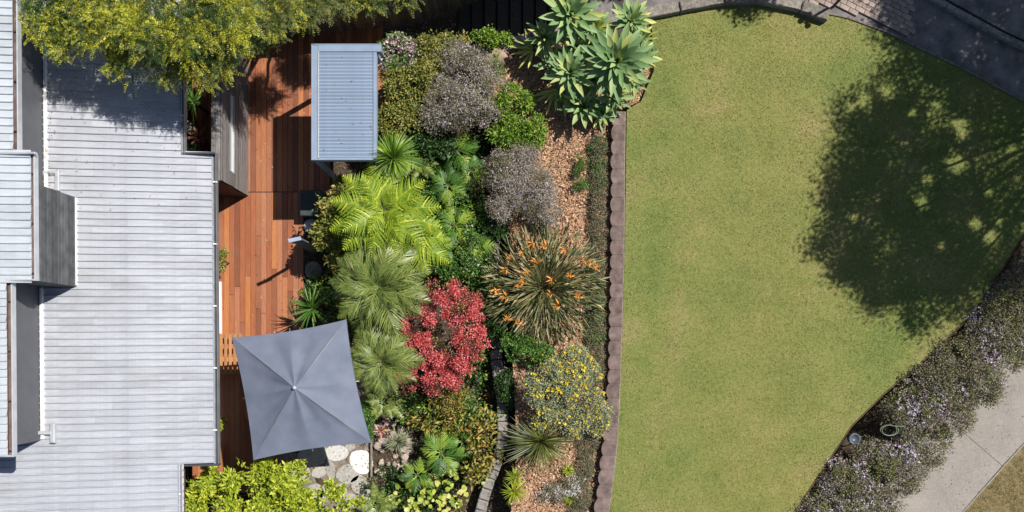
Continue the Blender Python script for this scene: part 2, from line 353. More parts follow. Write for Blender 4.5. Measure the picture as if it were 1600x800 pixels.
def sprays(seed, lobes, n, pairs=9, SL=.30, L=.055, Wd=.017, sub=12, subr=.33, under=-.15):
    rng = np.random.default_rng(seed); lobes = np.array(lobes, float)
    u = unit(rng, sub*len(lobes)); u[:, 2] = np.abs(u[:, 2])*.9-.12; lb = np.repeat(lobes, sub, 0); rs = rng.uniform(.6, 1.3, len(lb))*subr
    C0 = lb[:, :3]+u*lb[:, 3:6]*(1-rs*.55)[:, None]; rad = lb[:, 3:6]*rs[:, None]; w_ = rad[:, 0]**2; w_ /= w_.sum()
    idx = rng.choice(len(C0), n, p=w_); d = unit(rng, n); d[:, 2] = np.where(d[:, 2] < under, -d[:, 2], d[:, 2]); P0 = C0[idx]+d*rad[idx]*rng.uniform(.3, 1.0, n)[:, None]
    D = d*np.array([1, 1, .45])+rng.normal(size=(n, 3))*.35; D /= np.linalg.norm(D, axis=1, keepdims=True)
    up = np.array([0, 0, 1.0])+rng.normal(size=(n, 3))*.35; side = np.cross(D, up); side /= np.linalg.norm(side, axis=1, keepdims=True); Nn = np.cross(side, D)
    t = (np.arange(pairs)+.5)/pairs; sl = SL*rng.uniform(.6, 1.25, n); outP = []; outD = []; outL = []
    for sg in (-1, 1):
        P = P0[:, None]+D[:, None]*(sl[:, None]*t)[..., None]-np.array([0, 0, 1])*(sl[:, None]*t**2*.3)[..., None]; DD = D[:, None]*.55+side[:, None]*sg*.9+rng.normal(size=(n, pairs, 3))*.16
        outP.append(P.reshape(-1, 3)); outD.append(DD.reshape(-1, 3)); outL.append((np.ones((n, 1))*(1.15-.75*t)*L*1.2).ravel())
    P = np.concatenate(outP); D2 = np.concatenate(outD); Nm = np.tile(np.repeat(Nn, pairs, 0), (2, 1))+rng.normal(size=P.shape)*.25
    return kites(P, D2, Nm, np.concatenate(outL), Wd)
def straps(seed, n, L, Wd, el=(10, 75), droop=.5, segs=5, base=.03, c=(0, 0, 0), rad=0.0, az=None, taper=.2):
    rng = np.random.default_rng(seed); a = rng.uniform(0, 2*math.pi, n) if az is None else np.radians(rng.uniform(az[0], az[1], n))
    e = np.radians(rng.uniform(el[0], el[1], n)); Ls = L*rng.uniform(.7, 1.1, n); t = np.linspace(0, 1, segs+1)
    d = np.stack([np.cos(a), np.sin(a)], 1); side = np.stack([-np.sin(a), np.cos(a), np.zeros(n)], 1)
    hr = (Ls*np.cos(e))[:, None]*t; z = (Ls*np.sin(e))[:, None]*t-droop*(Ls[:, None]*(t**2))*np.cos(e)[:, None]
    r0 = rng.uniform(0, 1, n)[:, None]*rad+base
    P = np.stack([(hr+r0)*d[:, 0:1], (hr+r0)*d[:, 1:2], z], 2)+np.array(c)
    w_ = Wd*np.clip(np.minimum(1, (t*4+.5))*(1-t**2.2), .03, 1)*(1)
    roll = rng.uniform(-.5, .5, n); sd = side*np.cos(roll)[:, None]+np.array([0, 0, 1])*np.sin(roll)[:, None]
    A = P+sd[:, None]*w_[None, :, None]/2; B = P-sd[:, None]*w_[None, :, None]/2
    V = np.stack([A, B], 2).reshape(n, -1, 3); k = (segs+1)*2
    q = np.array([[2*i, 2*i+1, 2*i+3] for i in range(segs)]+[[2*i, 2*i+3, 2*i+2] for i in range(segs)])
    Fc = (np.arange(n)[:, None, None]*k+q).reshape(-1, 3)
    return V.reshape(-1, 3), Fc
def bud_bursts(seed, C, per, L, Wd, up=.7):
    rng = np.random.default_rng(seed); m = len(C); P = np.repeat(C, per, 0)+rng.normal(size=(m*per, 3))*L*.12
    D = rng.normal(size=(m*per, 3))*np.array([1, 1, .5])+np.array([0, 0, up*.6]); N = rng.normal(size=(m*per, 3))*.4+np.array([0, 0, 1])
    return kites(P, D, N, L*rng.uniform(.7, 1.2, m*per), Wd)
def frond(seed, L=1.4, pairs=18, pl=.30, pw=.075, arch=.28, droop=.55, sweep=.35, teeth=7, vee=.1, jit=.06, start=.12, prof=.75):
    """pinnate frond along +X; every pinna is a toothed strip"""
    rng = np.random.default_rng(seed); Vs = []; Fs = []; b = 0
    def spine(t): return np.array([L*t*(1-.12*t), 0, arch*L*t-droop*L*t*t])
    rp = [spine(t) for t in np.linspace(0, 1, 9)]
    for i in range(8):
        wd = .012*(1-i/9)+.003; p, q = rp[i], rp[i+1]
        Vs += [p+[0, wd, .004], p-[0, wd, -.004], q+[0, wd*.85, .004], q-[0, wd*.85, -.004]]; Fs += [[b, b+1, b+3], [b, b+3, b+2]]; b += 4
    for i in range(pairs):
        t = start+(1-start)*(i+.5)/pairs; p = spine(t); tg = spine(min(1, t+.02))-spine(t-.02); tg /= np.linalg.norm(tg)
        ln = pl*math.sin(math.pi*min(1, (.16+.84*t))**prof)*.98+pl*.05
        for s in (-1, 1):
            sw = sweep+rng.uniform(-jit, jit)*2; d = np.array([math.sin(sw), s*math.cos(sw), 0]); d = d[0]*tg+np.array([0, d[1], 0]); d[2] += vee
            d /= np.linalg.norm(d); l = ln*rng.uniform(.88, 1.08); w0 = pw*(.5+.5*ln/pl)
            nrm = np.cross(tg, [0, s, 0]); nrm = np.array([0, 0, 1.0]); sd = np.cross(nrm, d); sd /= np.linalg.norm(sd)
            row = []
            for j in range(teeth+1):
                u = j/teeth; c = p+d*l*u+tg*l*.22*u*u+np.array([0, 0, -.28*l*u*u+rng.uniform(-1, 1)*.004])
                hw = w0/2*(1-u**1.8)*((1.0 if j % 2 else .55) if teeth > 3 else 1.0)+.0015
                if j == 0: hw = w0*.18
                Vs += [c+sd*hw+np.array([0, 0, .12*hw]), c-sd*hw]; row.append(b); b += 2
            for j in range(teeth): a0, a1 = row[j], row[j+1]; Fs += [[a0, a0+1, a1+1], [a0, a1+1, a1]]
    return np.array(Vs), np.array(Fs)
def loc_of(V, c): return V-np.array(c)
def stuff(name, VF, mat, parent): 
    V, Fc = VF; return obj(name, mesh(name, V, Fc, M[mat]), parent, 'stuff')
def stems(seed, n, r, h, mat, parent, rad=.012, name='stem', spread=.75):
    rnd = random.Random(seed); mb = MB()
    for i in range(n):
        a = rnd.uniform(0, 6.28); q = rnd.uniform(.3, spread)*r
        mb.tube([(0, 0, 0), (math.cos(a)*q*.35, math.sin(a)*q*.35, h*.45), (math.cos(a)*q, math.sin(a)*q, h*.85)], [rad, rad*.7, rad*.3], 5)
    return mb.obj(name, M[mat], parent)
def lobes_px(spec, base):
    """(px, py, z, r_px_x, r_px_y, rz) seen in the photo -> local ellipsoids about base"""
    out = []
    for px, py, z, rx, ry, rz in spec:
        k = (H-z)/F; x, y, _ = W(px, py, z); out.append((x-base[0], y-base[1], z-base[2], rx*k, ry*k, rz))
    return out
def flat(px, py, zc, z0):
    x, y, _ = W(px, py, zc); return (x, y, z0)
def shrub(name, label, cat, spec, z0, mat, clumps, per, cr, L, Wd, seed, extra=None, group=None, twig='bark', stem_n=9, sub=9, **kw):
    cx = sum(s[0] for s in spec)/len(spec); cy = sum(s[1] for s in spec)/len(spec); zc = sum(s[2] for s in spec)/len(spec)
    b = flat(cx, cy, zc, z0); t = thing(name, label, cat, b, group=group); lb = lobes_px(spec, b)
    stuff('foliage', crown(seed, lb, clumps, per, cr, L, Wd, sub=sub, **kw), mat, t)
    if clumps > 100:
        kw2 = dict(kw); kw2['shell'] = (1.02, 1.25); stuff('shoots', crown(seed+5, lb, clumps//11, max(8, per//2), cr*1.1, L*1.1, Wd, sub=max(sub, 1)//2, **kw2), mat, t)
    if extra:
        for nm, em, ec, ep, ecr, eL, eW, okw in extra: stuff(nm, crown(seed if nm in ('blossom', 'flowers') else seed+77, lb, ec, ep, ecr, eL, eW, sub=sub, **okw), em, t)
    r = max(l[3] for l in lb); stems(seed, stem_n, max(abs(l[0])+l[3] for l in lb)*.8, zc-z0+.1, twig, t)
    return t

# ------------------------------------------------------------------ setting: ground, beds, lawn, paths
rnd = random.Random(4)
def struct(o): o['kind'] = 'structure'; return o
def polymesh(name, pts, z, mat, thick=0.0):
    P = [W(p[0], p[1], z)[:2] for p in pts]; mb = MB()
    if thick: mb.prism(P, z-thick, z)
    else: mb.add([(x, y, z) for x, y in P], [tuple(range(len(P)))])
    return mb.obj(name, M[mat])
def rough_bed(name, pts, z, mat, cell, amp, seed, parent=None):
    """a gently uneven sheet clipped to a polygon, with a skirt"""
    P = [W(p[0], p[1], z)[:2] for p in pts]; xs = [p[0] for p in P]; ys = [p[1] for p in P]
    import bmesh
    bm = bmesh.new(); bm.faces.new([bm.verts.new((x, y, 0)) for x, y in P])
    for ax, lo, hi in ((0, min(xs), max(xs)), (1, min(ys), max(ys))):
        c = lo+cell
        while c < hi:
            co_ = (c, 0, 0) if ax == 0 else (0, c, 0); no = (1, 0, 0) if ax == 0 else (0, 1, 0)
            bmesh.ops.bisect_plane(bm, geom=bm.verts[:]+bm.edges[:]+bm.faces[:], plane_co=co_, plane_no=no); c += cell
    from mathutils import noise
    edge = {v for e in bm.edges if len(e.link_faces) == 1 for v in e.verts}
    for v in bm.verts: v.co.z = z+(0 if v in edge else amp*noise.noise(Vector((v.co.x*1.7+seed, v.co.y*1.7, seed)))+amp*.4*noise.noise(Vector((v.co.x*6, v.co.y*6, seed))))
    be = [e for e in bm.edges if len(e.link_faces) == 1]; r = bmesh.ops.extrude_edge_only(bm, edges=be)
    for v in [g for g in r['geom'] if isinstance(g, bmesh.types.BMVert)]: v.co.z = z-1.0
    bmesh.ops.recalc_face_normals(bm, faces=bm.faces[:])
    me = bpy.data.meshes.new(name); bm.to_mesh(me); bm.free(); me.materials.append(M[mat])
    return obj(name, me, parent)
g = MB(); g.add([(-250, -250, -.5), (250, -250, -.5), (250, 250, -.5), (-250, 250, -.5)], [(0, 1, 2, 3)]); struct(g.obj('ground', M['earth']))
LBED = [(400, -60), (900, -60), (860, 48), (770, 76), (740, 80), (790, 200), (812, 340), (816, 440), (812, 560), (818, 700), (806, 800), (800, 860), (400, 860)]
struct(rough_bed('garden_soil', LBED, -.06, 'earth', .35, .05, 3))
UBED = [(742, 78), (800, 64), (870, 50), (960, 32), (1018, 30), (1022, 120), (1000, 160), (962, 172), (960, 300), (957, 420), (953, 560), (950, 640), (941, 740), (931, 860), (796, 860), (798, 800), (808, 700), (801, 560), (804, 440), (795, 340), (775, 200)]
struct(rough_bed('mulched_bed', UBED, .74, 'mulch', .2, .05, 8))
LAWN = [(979.5, 172), (977.5, 300), (975.5, 420), (971.5, 560), (967.5, 640), (958.5, 740), (947.5, 860), (1195, 860), (1240, 800), (1330, 665), (1380, 615), (1445, 560), (1520, 490), (1600, 365), (1720, 200), (1720, 215), (1600, 158), (1500, 105), (1430, 72), (1385, 50), (1325, 28), (1290, 24), (1255, 12), (1225, 3), (1180, -8), (1120, 5), (1075, 15), (1018, 32), (1022, 110), (1002, 158)]
LAWN = [p for p in LAWN if p != (1720, 215)]
struct(rough_bed('lawn', LAWN, .9, 'lawn', .5, .004, 5))
DRIVE = [(1180, -120), (1180, -10), (1225, 1), (1290, 20), (1325, 26), (1385, 47), (1430, 69), (1500, 102), (1600, 155), (1720, 198), (1900, 290), (1900, -120)]
struct(polymesh('driveway', DRIVE, .84, 'asphalt', .6))
struct(polymesh('upper_path', [(880, -120), (880, 40), (960, 24), (1080, 4), (1180, -10), (1180, -120)], .80, 'asphalt', .6))
PATH = [(1385, 820), (1452, 740), (1530, 640), (1600, 566), (1700, 460), (1700, 585), (1600, 690), (1500, 802), (1452, 860), (1350, 860)]
# footpath slabs with joints
struct(MB().tube([W(*p, .0) for p in ((1703, 586), (1622, 669.5), (1567.5, 729), (1503.5, 801), (1440, 873))], .022, 6).obj('path_edge', M['twig']))
ft = struct(polymesh('footpath', [(p[0], p[1]) for p in PATH], -.06, 'concrete', .2))
def pathslab(a, b, c, d):
    mb = MB(); P = [W(*p, 0)[:2] for p in (a, b, c, d)]; cx = sum(p[0] for p in P)/4; cy = sum(p[1] for p in P)/4
    P = [(cx+(x-cx)*.9985, cy+(y-cy)*.9985) for x, y in P]; mb.prism(P, -.15, .0, .008); return mb.obj('slab', M['concrete'], ft)
LO = [(1700, 585), (1620, 668), (1566, 728), (1502, 800), (1440, 872)]; UP = [(1640, 470), (1545, 570), (1475, 650), (1400, 735), (1310, 830)]
for i in (0, 2): pathslab(UP[i], UP[i+2], LO[i+2], LO[i])
struct(rough_bed('grass_verge', [(1703, 586), (1623, 670), (1568.5, 730), (1504.5, 802), (1441, 874), (1800, 880), (1800, 580)], .0, 'drygrass', .3, .03, 12))
kb = MB()
KL = [(1296, 21), (1325, 27), (1385, 49), (1430, 71), (1500, 104), (1600, 157), (1720, 200)]
for a, b in zip(KL, KL[1:]):
    A = Vector(W(*a, .93)); B = Vector(W(*b, .93)); d = B-A; kb.box(((A.x+B.x)/2, (A.y+B.y)/2, .86), (d.length-.006, .055, .15), math.atan2(d.y, d.x), .01)
struct(kb.obj('lawn_kerb', M['wallstone']))
kb = MB()
for a, b in (((1400, -40), (1480, 8)), ((1480, 8), (1560, 52)), ((1560, 52), (1660, 100))):
    A = Vector(W(*a, .95)); B = Vector(W(*b, .95)); d = B-A; kb.box(((A.x+B.x)/2, (A.y+B.y)/2, .89), (d.length-.006, .14, .14), math.atan2(d.y, d.x), .015)
struct(kb.obj('driveway_kerb', M['stone']))
struct(polymesh('far_verge', [(1410, -120), (1410, -45), (1490, 4), (1570, 48), (1670, 96), (1900, 210), (1900, -120)], .93, 'asphalt', .4))
# brick paving at the mouth of the driveway
dr = struct(MB().box((W(1340, 5, .84)[0], W(1340, 5, .84)[1], .78), (.3, .3, .1)).obj('brick_paving', M['earth']))
bme = {}
ang = math.radians(-27); bw, bl = .125, .25
c0 = Vector(W(1330, 8, .88)); bm_ = MB().box((0, 0, 0), (bl-.01, bw-.01, .07), 0, .008).mesh('brick', M['brick'])
cnt = 0
for i in range(-8, 9):
    for j in range(-8, 9):
        u = (i+.5*(j % 2))*bl; v = j*bw; x = c0.x+u*math.cos(ang)-v*math.sin(ang); y = c0.y+u*math.sin(ang)+v*math.cos(ang)
        px = x*F/(H-.88)+NX; py = NY-y*F/(H-.88)
        lo = np.interp(px, [1240, 1290, 1325, 1385, 1430], [0, 16, 22, 44, 65])-5
        if 1258 < px < 1425 and -25 < py < lo:
            o = obj('brick', bm_, dr); o.location = (x, y, .855+rnd.uniform(-.003, .003)); o.rotation_euler = (0, 0, ang+rnd.uniform(-.01, .01)); cnt += 1

# grass blades over the lawn
def in_poly(X, Y, P):
    c = np.zeros(len(X), bool); n = len(P)
    for i in range(n):
        x1, y1 = P[i]; x2, y2 = P[i-1]
        with np.errstate(divide='ignore', invalid='ignore'):
            c ^= ((y1 > Y) != (y2 > Y)) & (X < (x2-x1)*(Y-y1)/(y2-y1)+x1)
    return c
def blades(seed, pts, z, n, L, Wd, lean=1.2, up=.6):
    rng = np.random.default_rng(seed); P = [W(p[0], p[1], z)[:2] for p in pts]; xs = [p[0] for p in P]; ys = [p[1] for p in P]
    X = rng.uniform(min(xs), max(xs), n); Y = rng.uniform(min(ys), max(ys), n); k = in_poly(X, Y, P); X, Y = X[k], Y[k]; n = len(X)
    d = rng.normal(size=(n, 3)); d[:, 2] = up; d /= np.linalg.norm(d, axis=1, keepdims=True); s = np.cross(d, rng.normal(size=(n, 3))); s /= np.linalg.norm(s, axis=1, keepdims=True)
    B = np.stack([X, Y, np.full(n, z-.005)], 1); l = L*rng.uniform(.5, 1.3, n)[:, None]
    V = np.stack([B-s*Wd/2, B+s*Wd/2, B+d*l], 1).reshape(-1, 3); return V, np.arange(n*3).reshape(-1, 3)
V, Fc = blades(1, [(min(p[0], 1660), min(p[1], 850)) for p in LAWN], .9, 380000, .046, .011)
o = obj('lawn_grass', mesh('lawn_grass', V, Fc, M['blades']), None, 'stuff'); tag(o, 'short mown green and yellowish grass covering the lawn', 'grass')
V, Fc = blades(2, [(1569, 733), (1507, 803), (1620, 830), (1620, 690)], .0, 9000, .05, .012)
o = obj('verge_grass', mesh('verge_grass', V, Fc, m_leaf('verge_blades', [(0, (.10, .11, .03)), (.5, (.24, .19, .08)), (1, (.36, .29, .15))], .8, 0, .2)), None, 'stuff'); tag(o, 'sparse dry brown grass on the verge beyond the footpath', 'dry grass')
# wood chips
def chips(seed, pts, z, n, smin, smax, amp=.05):
    rng = np.random.default_rng(seed); P = [W(p[0], p[1], z)[:2] for p in pts]; xs = [p[0] for p in P]; ys = [p[1] for p in P]
    X = rng.uniform(min(xs), max(xs), n); Y = rng.uniform(min(ys), max(ys), n); k = in_poly(X, Y, P); X, Y = X[k], Y[k]; n = len(X)
    Pn = np.stack([X, Y, np.full(n, z)+rng.uniform(.0, amp, n)], 1); D = rng.normal(size=(n, 3))*[1, 1, .35]; N = rng.normal(size=(n, 3))*.35+[0, 0, 1]
    L = rng.uniform(smin, smax, n); return kites(Pn, D, N, L, L*.42, .1)
o = obj('wood_chips', mesh('wood_chips', *chips(3, UBED, .76, 52000, .02, .085), M['l_chip']), None, 'stuff'); tag(o, 'orange brown wood chip mulch strewn over the upper garden bed', 'mulch')
o = obj('bed_litter', mesh('bed_litter', *chips(14, UBED, .77, 8000, .03, .11), M['l_deadleaf']), None, 'stuff'); tag(o, 'brown dead leaves lying over the wood chip mulch', 'leaf litter')
o = obj('leaf_litter', mesh('leaf_litter', *chips(4, LBED, -.05, 15000, .03, .08, .06), M['l_litter']), None, 'stuff'); tag(o, 'dry leaf litter lying in the shade under the lower shrubs', 'leaf litter')

# ------------------------------------------------------------------ house
XE = W(336, 500, 2.8)[0]; TH = .008
house = thing('house', 'long low house with ribbed pale grey steel roof and dark raised upper storey', 'house', (XE, 0, 0), TH)
def HW(px, py, z):
    x, y, _ = W(px, py, z); x -= XE; return (x*math.cos(TH)+y*math.sin(TH), -x*math.sin(TH)+y*math.cos(TH))
def zr(u): return 2.8-.155*u
def RW(px, py):
    z = 3.1
    for _ in range(8): u, v = HW(px, py, z); z = zr(u)
    return u, v
pitch = .158
def pan_mesh(u0, u1, zf, seed, mat):
    r = random.Random(seed); prof = [(0, 0), (.006, .036), (.026, .036), (.036, .003), (.158, .0)]
    n = max(2, int((u1-u0)/.36)); V = []; Fc = []
    for i in range(n+1):
        u = u0+(u1-u0)*i/n; dz = r.uniform(-.0035, .0035)
        for j, (y, z) in enumerate(prof): V.append((u, y-pitch/2, zf(u)+z+(dz if j in (0, 1) else 0)+(r.uniform(-.002, .002))))
        V.append((u, -pitch/2, zf(u)-.01))
    m = 6
    for i in range(n):
        for j in range(4): a = i*m+j; Fc.append((a, a+m, a+m+1, a+1))
        a = i*m; Fc.append((a+5, a+m+5, a+m, a))
    for e in (0, n): a = e*m; Fc.append((a, a+1, a+2, a+3, a+4) if e == 0 else (a+4, a+3, a+2, a+1, a))
    return mesh('roof_pan', V, Fc, M[mat])
roof = MB().prism([HW(-150, -60, 3.4)[:2], (RW(280, -60)), (RW(280, 236)), (RW(330, 240)), (RW(330, 722)), (RW(279, 726)), (RW(279, 860)), HW(-150, 860, 3.4)[:2]], 2.55, 2.6).obj('roof', M['fascia'], house)
v = RW(300, 860)[1]; vtop = RW(300, -60)[1]; i = 0; vt = RW(300, 239)[1]; vb = RW(300, 725)[1]
wA = RW(68, 200); wC = RW(63, 600); bB0 = RW(117, 309); bB1 = RW(117, 447); wCe = RW(63, 688)
while v < vtop:
    ue = RW(284, 150)[0] if (v > vt or v < vb) else 0.0
    if v < wCe[1]: ul = RW(-160, 700)[0]
    elif bB1[1] < v < bB0[1]: ul = bB0[0]-.25
    else: ul = wA[0]-.3
    me = pan_mesh(ul, ue-.02, zr, i, 'roof'); obj('roof_pan', me, roof, loc=(0, v, 0)); v += pitch; i += 1
def hbox(name, px0, px1, py0, py1, z0, z1, mat, parent, bev=0, zz=None):
    a = HW(px0, (py0+py1)/2, z1 if zz is None else zz); b = HW(px1, (py0+py1)/2, z1 if zz is None else zz)
    c = HW((px0+px1)/2, py0, z1 if zz is None else zz); d = HW((px0+px1)/2, py1, z1 if zz is None else zz)
    m = MB().box(((a[0]+b[0])/2, (c[1]+d[1])/2, (z0+z1)/2), (abs(b[0]-a[0]), abs(c[1]-d[1]), z1-z0), 0, bev); return m.obj(name, M[mat], parent)
# lower walls
wl = MB().prism([HW(-150, -60, 0), HW(222, -60, 0), HW(222, 262, 0), HW(338, 262, 0), HW(338, 690, 0), HW(222, 690, 0), HW(222, 860, 0), HW(-150, 860, 0)], -.4, 2.56).obj('wall', M['cladding'], house)
# upper storey block
ub = MB().prism([HW(-160, -60, 0), (wA[0], HW(0, -60, 4)[1]), (wA[0], bB0[1]), (bB0[0], bB0[1]), (bB1[0], bB1[1]), (wC[0], bB1[1]), (wC[0], wCe[1]), (HW(-160, 0, 4)[0], wCe[1])], 2.6, 4.86).obj('upper_wall', M['cladding'], house)
for j in range(13):      # charcoal horizontal slats on the projecting bay
    z = 3.28+j*.126
    o = MB().box((bB0[0]+.012, (bB0[1]+bB1[1])/2, z), (.02, bB0[1]-bB1[1]+.02, .112), 0, .004).obj('slat', M['slat'], ub)
    o = MB().box(((bB0[0]+wA[0])/2, bB1[1]-.012, z), (bB0[0]-wA[0]-.01, .02, .112), 0, .004).obj('slat', M['slat'], ub)
def zu(u): return 4.93-.10*(u-HW(54, 300, 4.9)[0])
uroof = MB().prism([HW(-160, -60, 4.9), HW(21, -60, 4.9), HW(21, 239, 4.9), HW(48, 241, 4.9), HW(48, 437, 4.9), HW(13, 439, 4.9), HW(13, 712, 4.9), HW(-160, 712, 4.9)], 4.865, 4.9).obj('upper_roof', M['fascia'], house)
v = HW(0, 712, 4.95)[1]; i = 500; a1 = HW(30, 240, 4.95)[1]; a2 = HW(30, 438, 4.95)[1]; vt = HW(0, -60, 4.9)[1]
v += pitch/2
while v < vt:
    ue = HW(21, 100, 4.95)[0] if v > a1 else (HW(48, 300, 4.95)[0] if v > a2 else HW(13, 600, 4.95)[0])
    obj('roof_pan', pan_mesh(HW(-170, 300, 5)[0], ue, zu, i, 'roof2'), uroof, loc=(0, v, 0)); v += pitch; i += 1
for (x, p0, p1) in ((22, -60, 238), (49, 240, 438), (14, 440, 713)):     # upper gutters
    gt = hbox('upper_gutter', x-1, x+4.0, p0, p1, 4.80, 4.895, 'edging', house); hbox('gutter_lip', x+3.4, x+5.2, p0, p1, 4.79, 4.93, 'lip', gt, .003)
    p = p0+30
    while p < p1: hbox('bracket', x-1, x+3.5, p, p+2.2, 4.9, 4.925, 'black', gt); p += 78
hbox('roof_trim', -60, 54, 237.5, 240.5, 4.93, 5.03, 'lip', house, .005); hbox('roof_trim', -60, 20, 711.5, 714.5, 4.9, 5.0, 'lip', house, .005)
hbox('roof_trim', -60, 54, 436.5, 438.8, 4.90, 4.99, 'lip', house, .005)
# flashings where the low roof meets the raised walls
for (px, p0, p1) in ((70, -60, 302), (65.5, 449, 686)):
    a = RW(px, p0); b = RW(px, p1); z = zr(a[0]); MB().box((a[0], (a[1]+b[1])/2, z+.025), (.075, a[1]-b[1], .05), 0, .012).obj('flashing', M['white'], house)
a = RW(118.5, 309); b = RW(118.5, 446); MB().box((a[0], (a[1]+b[1])/2, zr(a[0])+.02), (.05, a[1]-b[1], .045), 0, .01).obj('flashing', M['white'], house)
# gutters of the low roof
def gutter(px, p0, p1, zt, wpx=5.0):
    gt = hbox('gutter', px, px+wpx, p0, p1, zt-.13, zt-.05, 'gutter', house); hbox('gutter_lip', px-.6, px+.2, p0, p1, zt-.12, zt+.01, 'lip', gt); hbox('gutter_lip', px+wpx-.4, px+wpx+.6, p0, p1, zt-.13, zt+.005, 'pole', gt)
    p = p0+45
    while p < p1: hbox('bracket', px-1, px+wpx, p, p+2, zt-.05, zt+.004, 'white', gt); p += 97
gutter(333.5, 238, 727, 2.82, 5.2); gutter(283, -60, 240, 2.95, 3.4); gutter(279.5, 726, 860, 2.95, 3.4)
hbox('fascia', 284, 334, 237.5, 240, 2.7, 2.94, 'gutter', house); hbox('fascia', 281, 340, 725.5, 728.5, 2.7, 2.9, 'gutter', house)
hbox('door_track', 342, 345.5, 440, 522, -.0, .06, 'white', house)
# spreader downpipe and vent stack on the low roof
a = RW(62, 676); b = RW(86, 676); z = zr(b[0])
dp = MB().box(((a[0]+b[0])/2-.2, a[1], z+.10), (b[0]-a[0]+.4, .085, .085), 0, .02).obj('downpipe', M['lip'], house)
MB().box((b[0], b[1]+.0, z+.085), (.11, .44, .09), 0, .02).obj('spreader', M['lip'], dp)
a = RW(92, 283); MB().box((a[0], a[1], zr(a[0])+.06), (.09, .46, .07), 0, .015).obj('spreader', M['lip'], house)
MB().box((a[0]-.2, a[1]+.18, zr(a[0])+.06), (.42, .07, .06), 0, .015).obj('downpipe', M['lip'], house)
a = RW(58, 264); MB().box((a[0]+.02, a[1], zr(a[0])+.5), (.10, .03, .03)).obj('wall_bracket', M['lip'], house)

# grey board screen wall beside the deck with its glass strip
sw = thing('screen_wall', 'weathered grey boarded wall with long pale glass strip beside the deck', 'wall', W(386, 215, 0))
b0 = Vector(W(387, 306, 0)); b1 = Vector(W(387, 95, 0)); hx = W(351, 200, 1.95)[0]; o0 = Vector(sw.location)
x0 = b0.x-o0.x; y0 = b0.y-o0.y; y1 = b1.y-o0.y; xt = W(338, 200, 1.95)[0]-o0.x; top = 1.95
MB().box((x0-.11, (y0+y1)/2, top/2), (.20, y1-y0-.03, top-.02)).obj('core', M['fascia'], sw)
MB().box((x0-.53, y0+.11, top/2-.02), (.62, .20, top-.02)).obj('return_wall', M['fascia'], sw)
for j in range(14):
    z = .07+j*.139
    if 8 <= j <= 9: continue
    MB().box((x0+.012, (y0+y1)/2, z), (.024, y1-y0, .13), 0, .004).obj('board', M['weather'], sw)
z89 = .07+8.5*.139
gy0 = W(0, 268, z89)[1]-o0.y; gy1 = W(0, 148, z89)[1]-o0.y
MB().box((x0+.006, (gy0+gy1)/2, z89), (.02, gy1-gy0, .27)).obj('window_pane', M['glass'], sw)
for q in (-1, 1): MB().box((x0+.02, (gy0+gy1)/2, z89+q*.145), (.05, gy1-gy0+.06, .03), 0, .004).obj('window_frame', M['pole'], sw)
MB().box((x0+.012, (y0+gy0)/2, z89), (.024, gy0-y0-.02, .27), 0, .004).obj('board', M['weather'], sw)
MB().box((x0+.012, (y1+gy1)/2, z89), (.024, y1-gy1-.02, .27), 0, .004).obj('board', M['weather'], sw)
for j in range(2): MB().box((x0-.055-j*.11, (y0+y1)/2, top+.014), (.104, y1-y0+.02, .03), 0, .004).obj('coping_board', M['weather'], sw)
for j in range(13): MB().box((x0-.47, y0-.012, .08+j*.15), (.9, .022, .143), 0, .003).obj('end_board', M['fascia'], sw)

# ------------------------------------------------------------------ deck
deck = thing('timber_deck', 'red brown hardwood deck of long narrow boards beside the house', 'deck', W(400, 300, 0))
O = Vector(deck.location); bwid = .14; x = W(300, 0, 0)[0]; dkr = random.Random(9); variants = {}
pieces = []
while x < W(592, 0, 0)[0]:
    px = NX+x*F/H
    if px < 428: ya, yb = 770, 30
    elif px < 470: ya, yb = 560, 30
    elif px < 512: ya, yb = 338, 30
    else: ya, yb = 248, 30  # deck cut back here; dark soil stands in for the shade
    p = yb
    while p < ya:
        q = p+dkr.uniform(110, 300)
        if abs(q-300) < 60: q = 300
        if ya-q < 40: q = ya
        a = W(0, p, 0)[1]; b = W(0, min(q, ya), 0)[1]; pieces.append((x+bwid/2, (a+b)/2, a-b)); p = q
    x += bwid
for (cx, cy, ln) in pieces:
    key = round(ln, 1)
    if key not in variants: variants[key] = MB().box((0, 0, 0), (bwid-.006, key-.006, .024), 0, .003).mesh('board', M['deck'])
    o = obj('board', variants[key], deck, loc=(cx-O.x, cy-O.y, -.012+dkr.uniform(-.001, .001))); o.scale = (1, ln/key, 1)
a = W(386, 300, 0); b = W(470, 300, 0)
MB().box(((a[0]+b[0])/2-O.x, a[1]-O.y, .004), (b[0]-a[0], .02, .012)).obj('dark_strip', M['black'], deck)  # thin dark strip laid across the boards
MB().prism([(W(*p, 0)[0]-O.x, W(*p, 0)[1]-O.y) for p in ((300, 32), (590, 32), (590, 246), (510, 246), (510, 336), (470, 336), (470, 558), (427, 558), (427, 768), (300, 768))], -.16, -.03).obj('subframe', M['black'], deck)

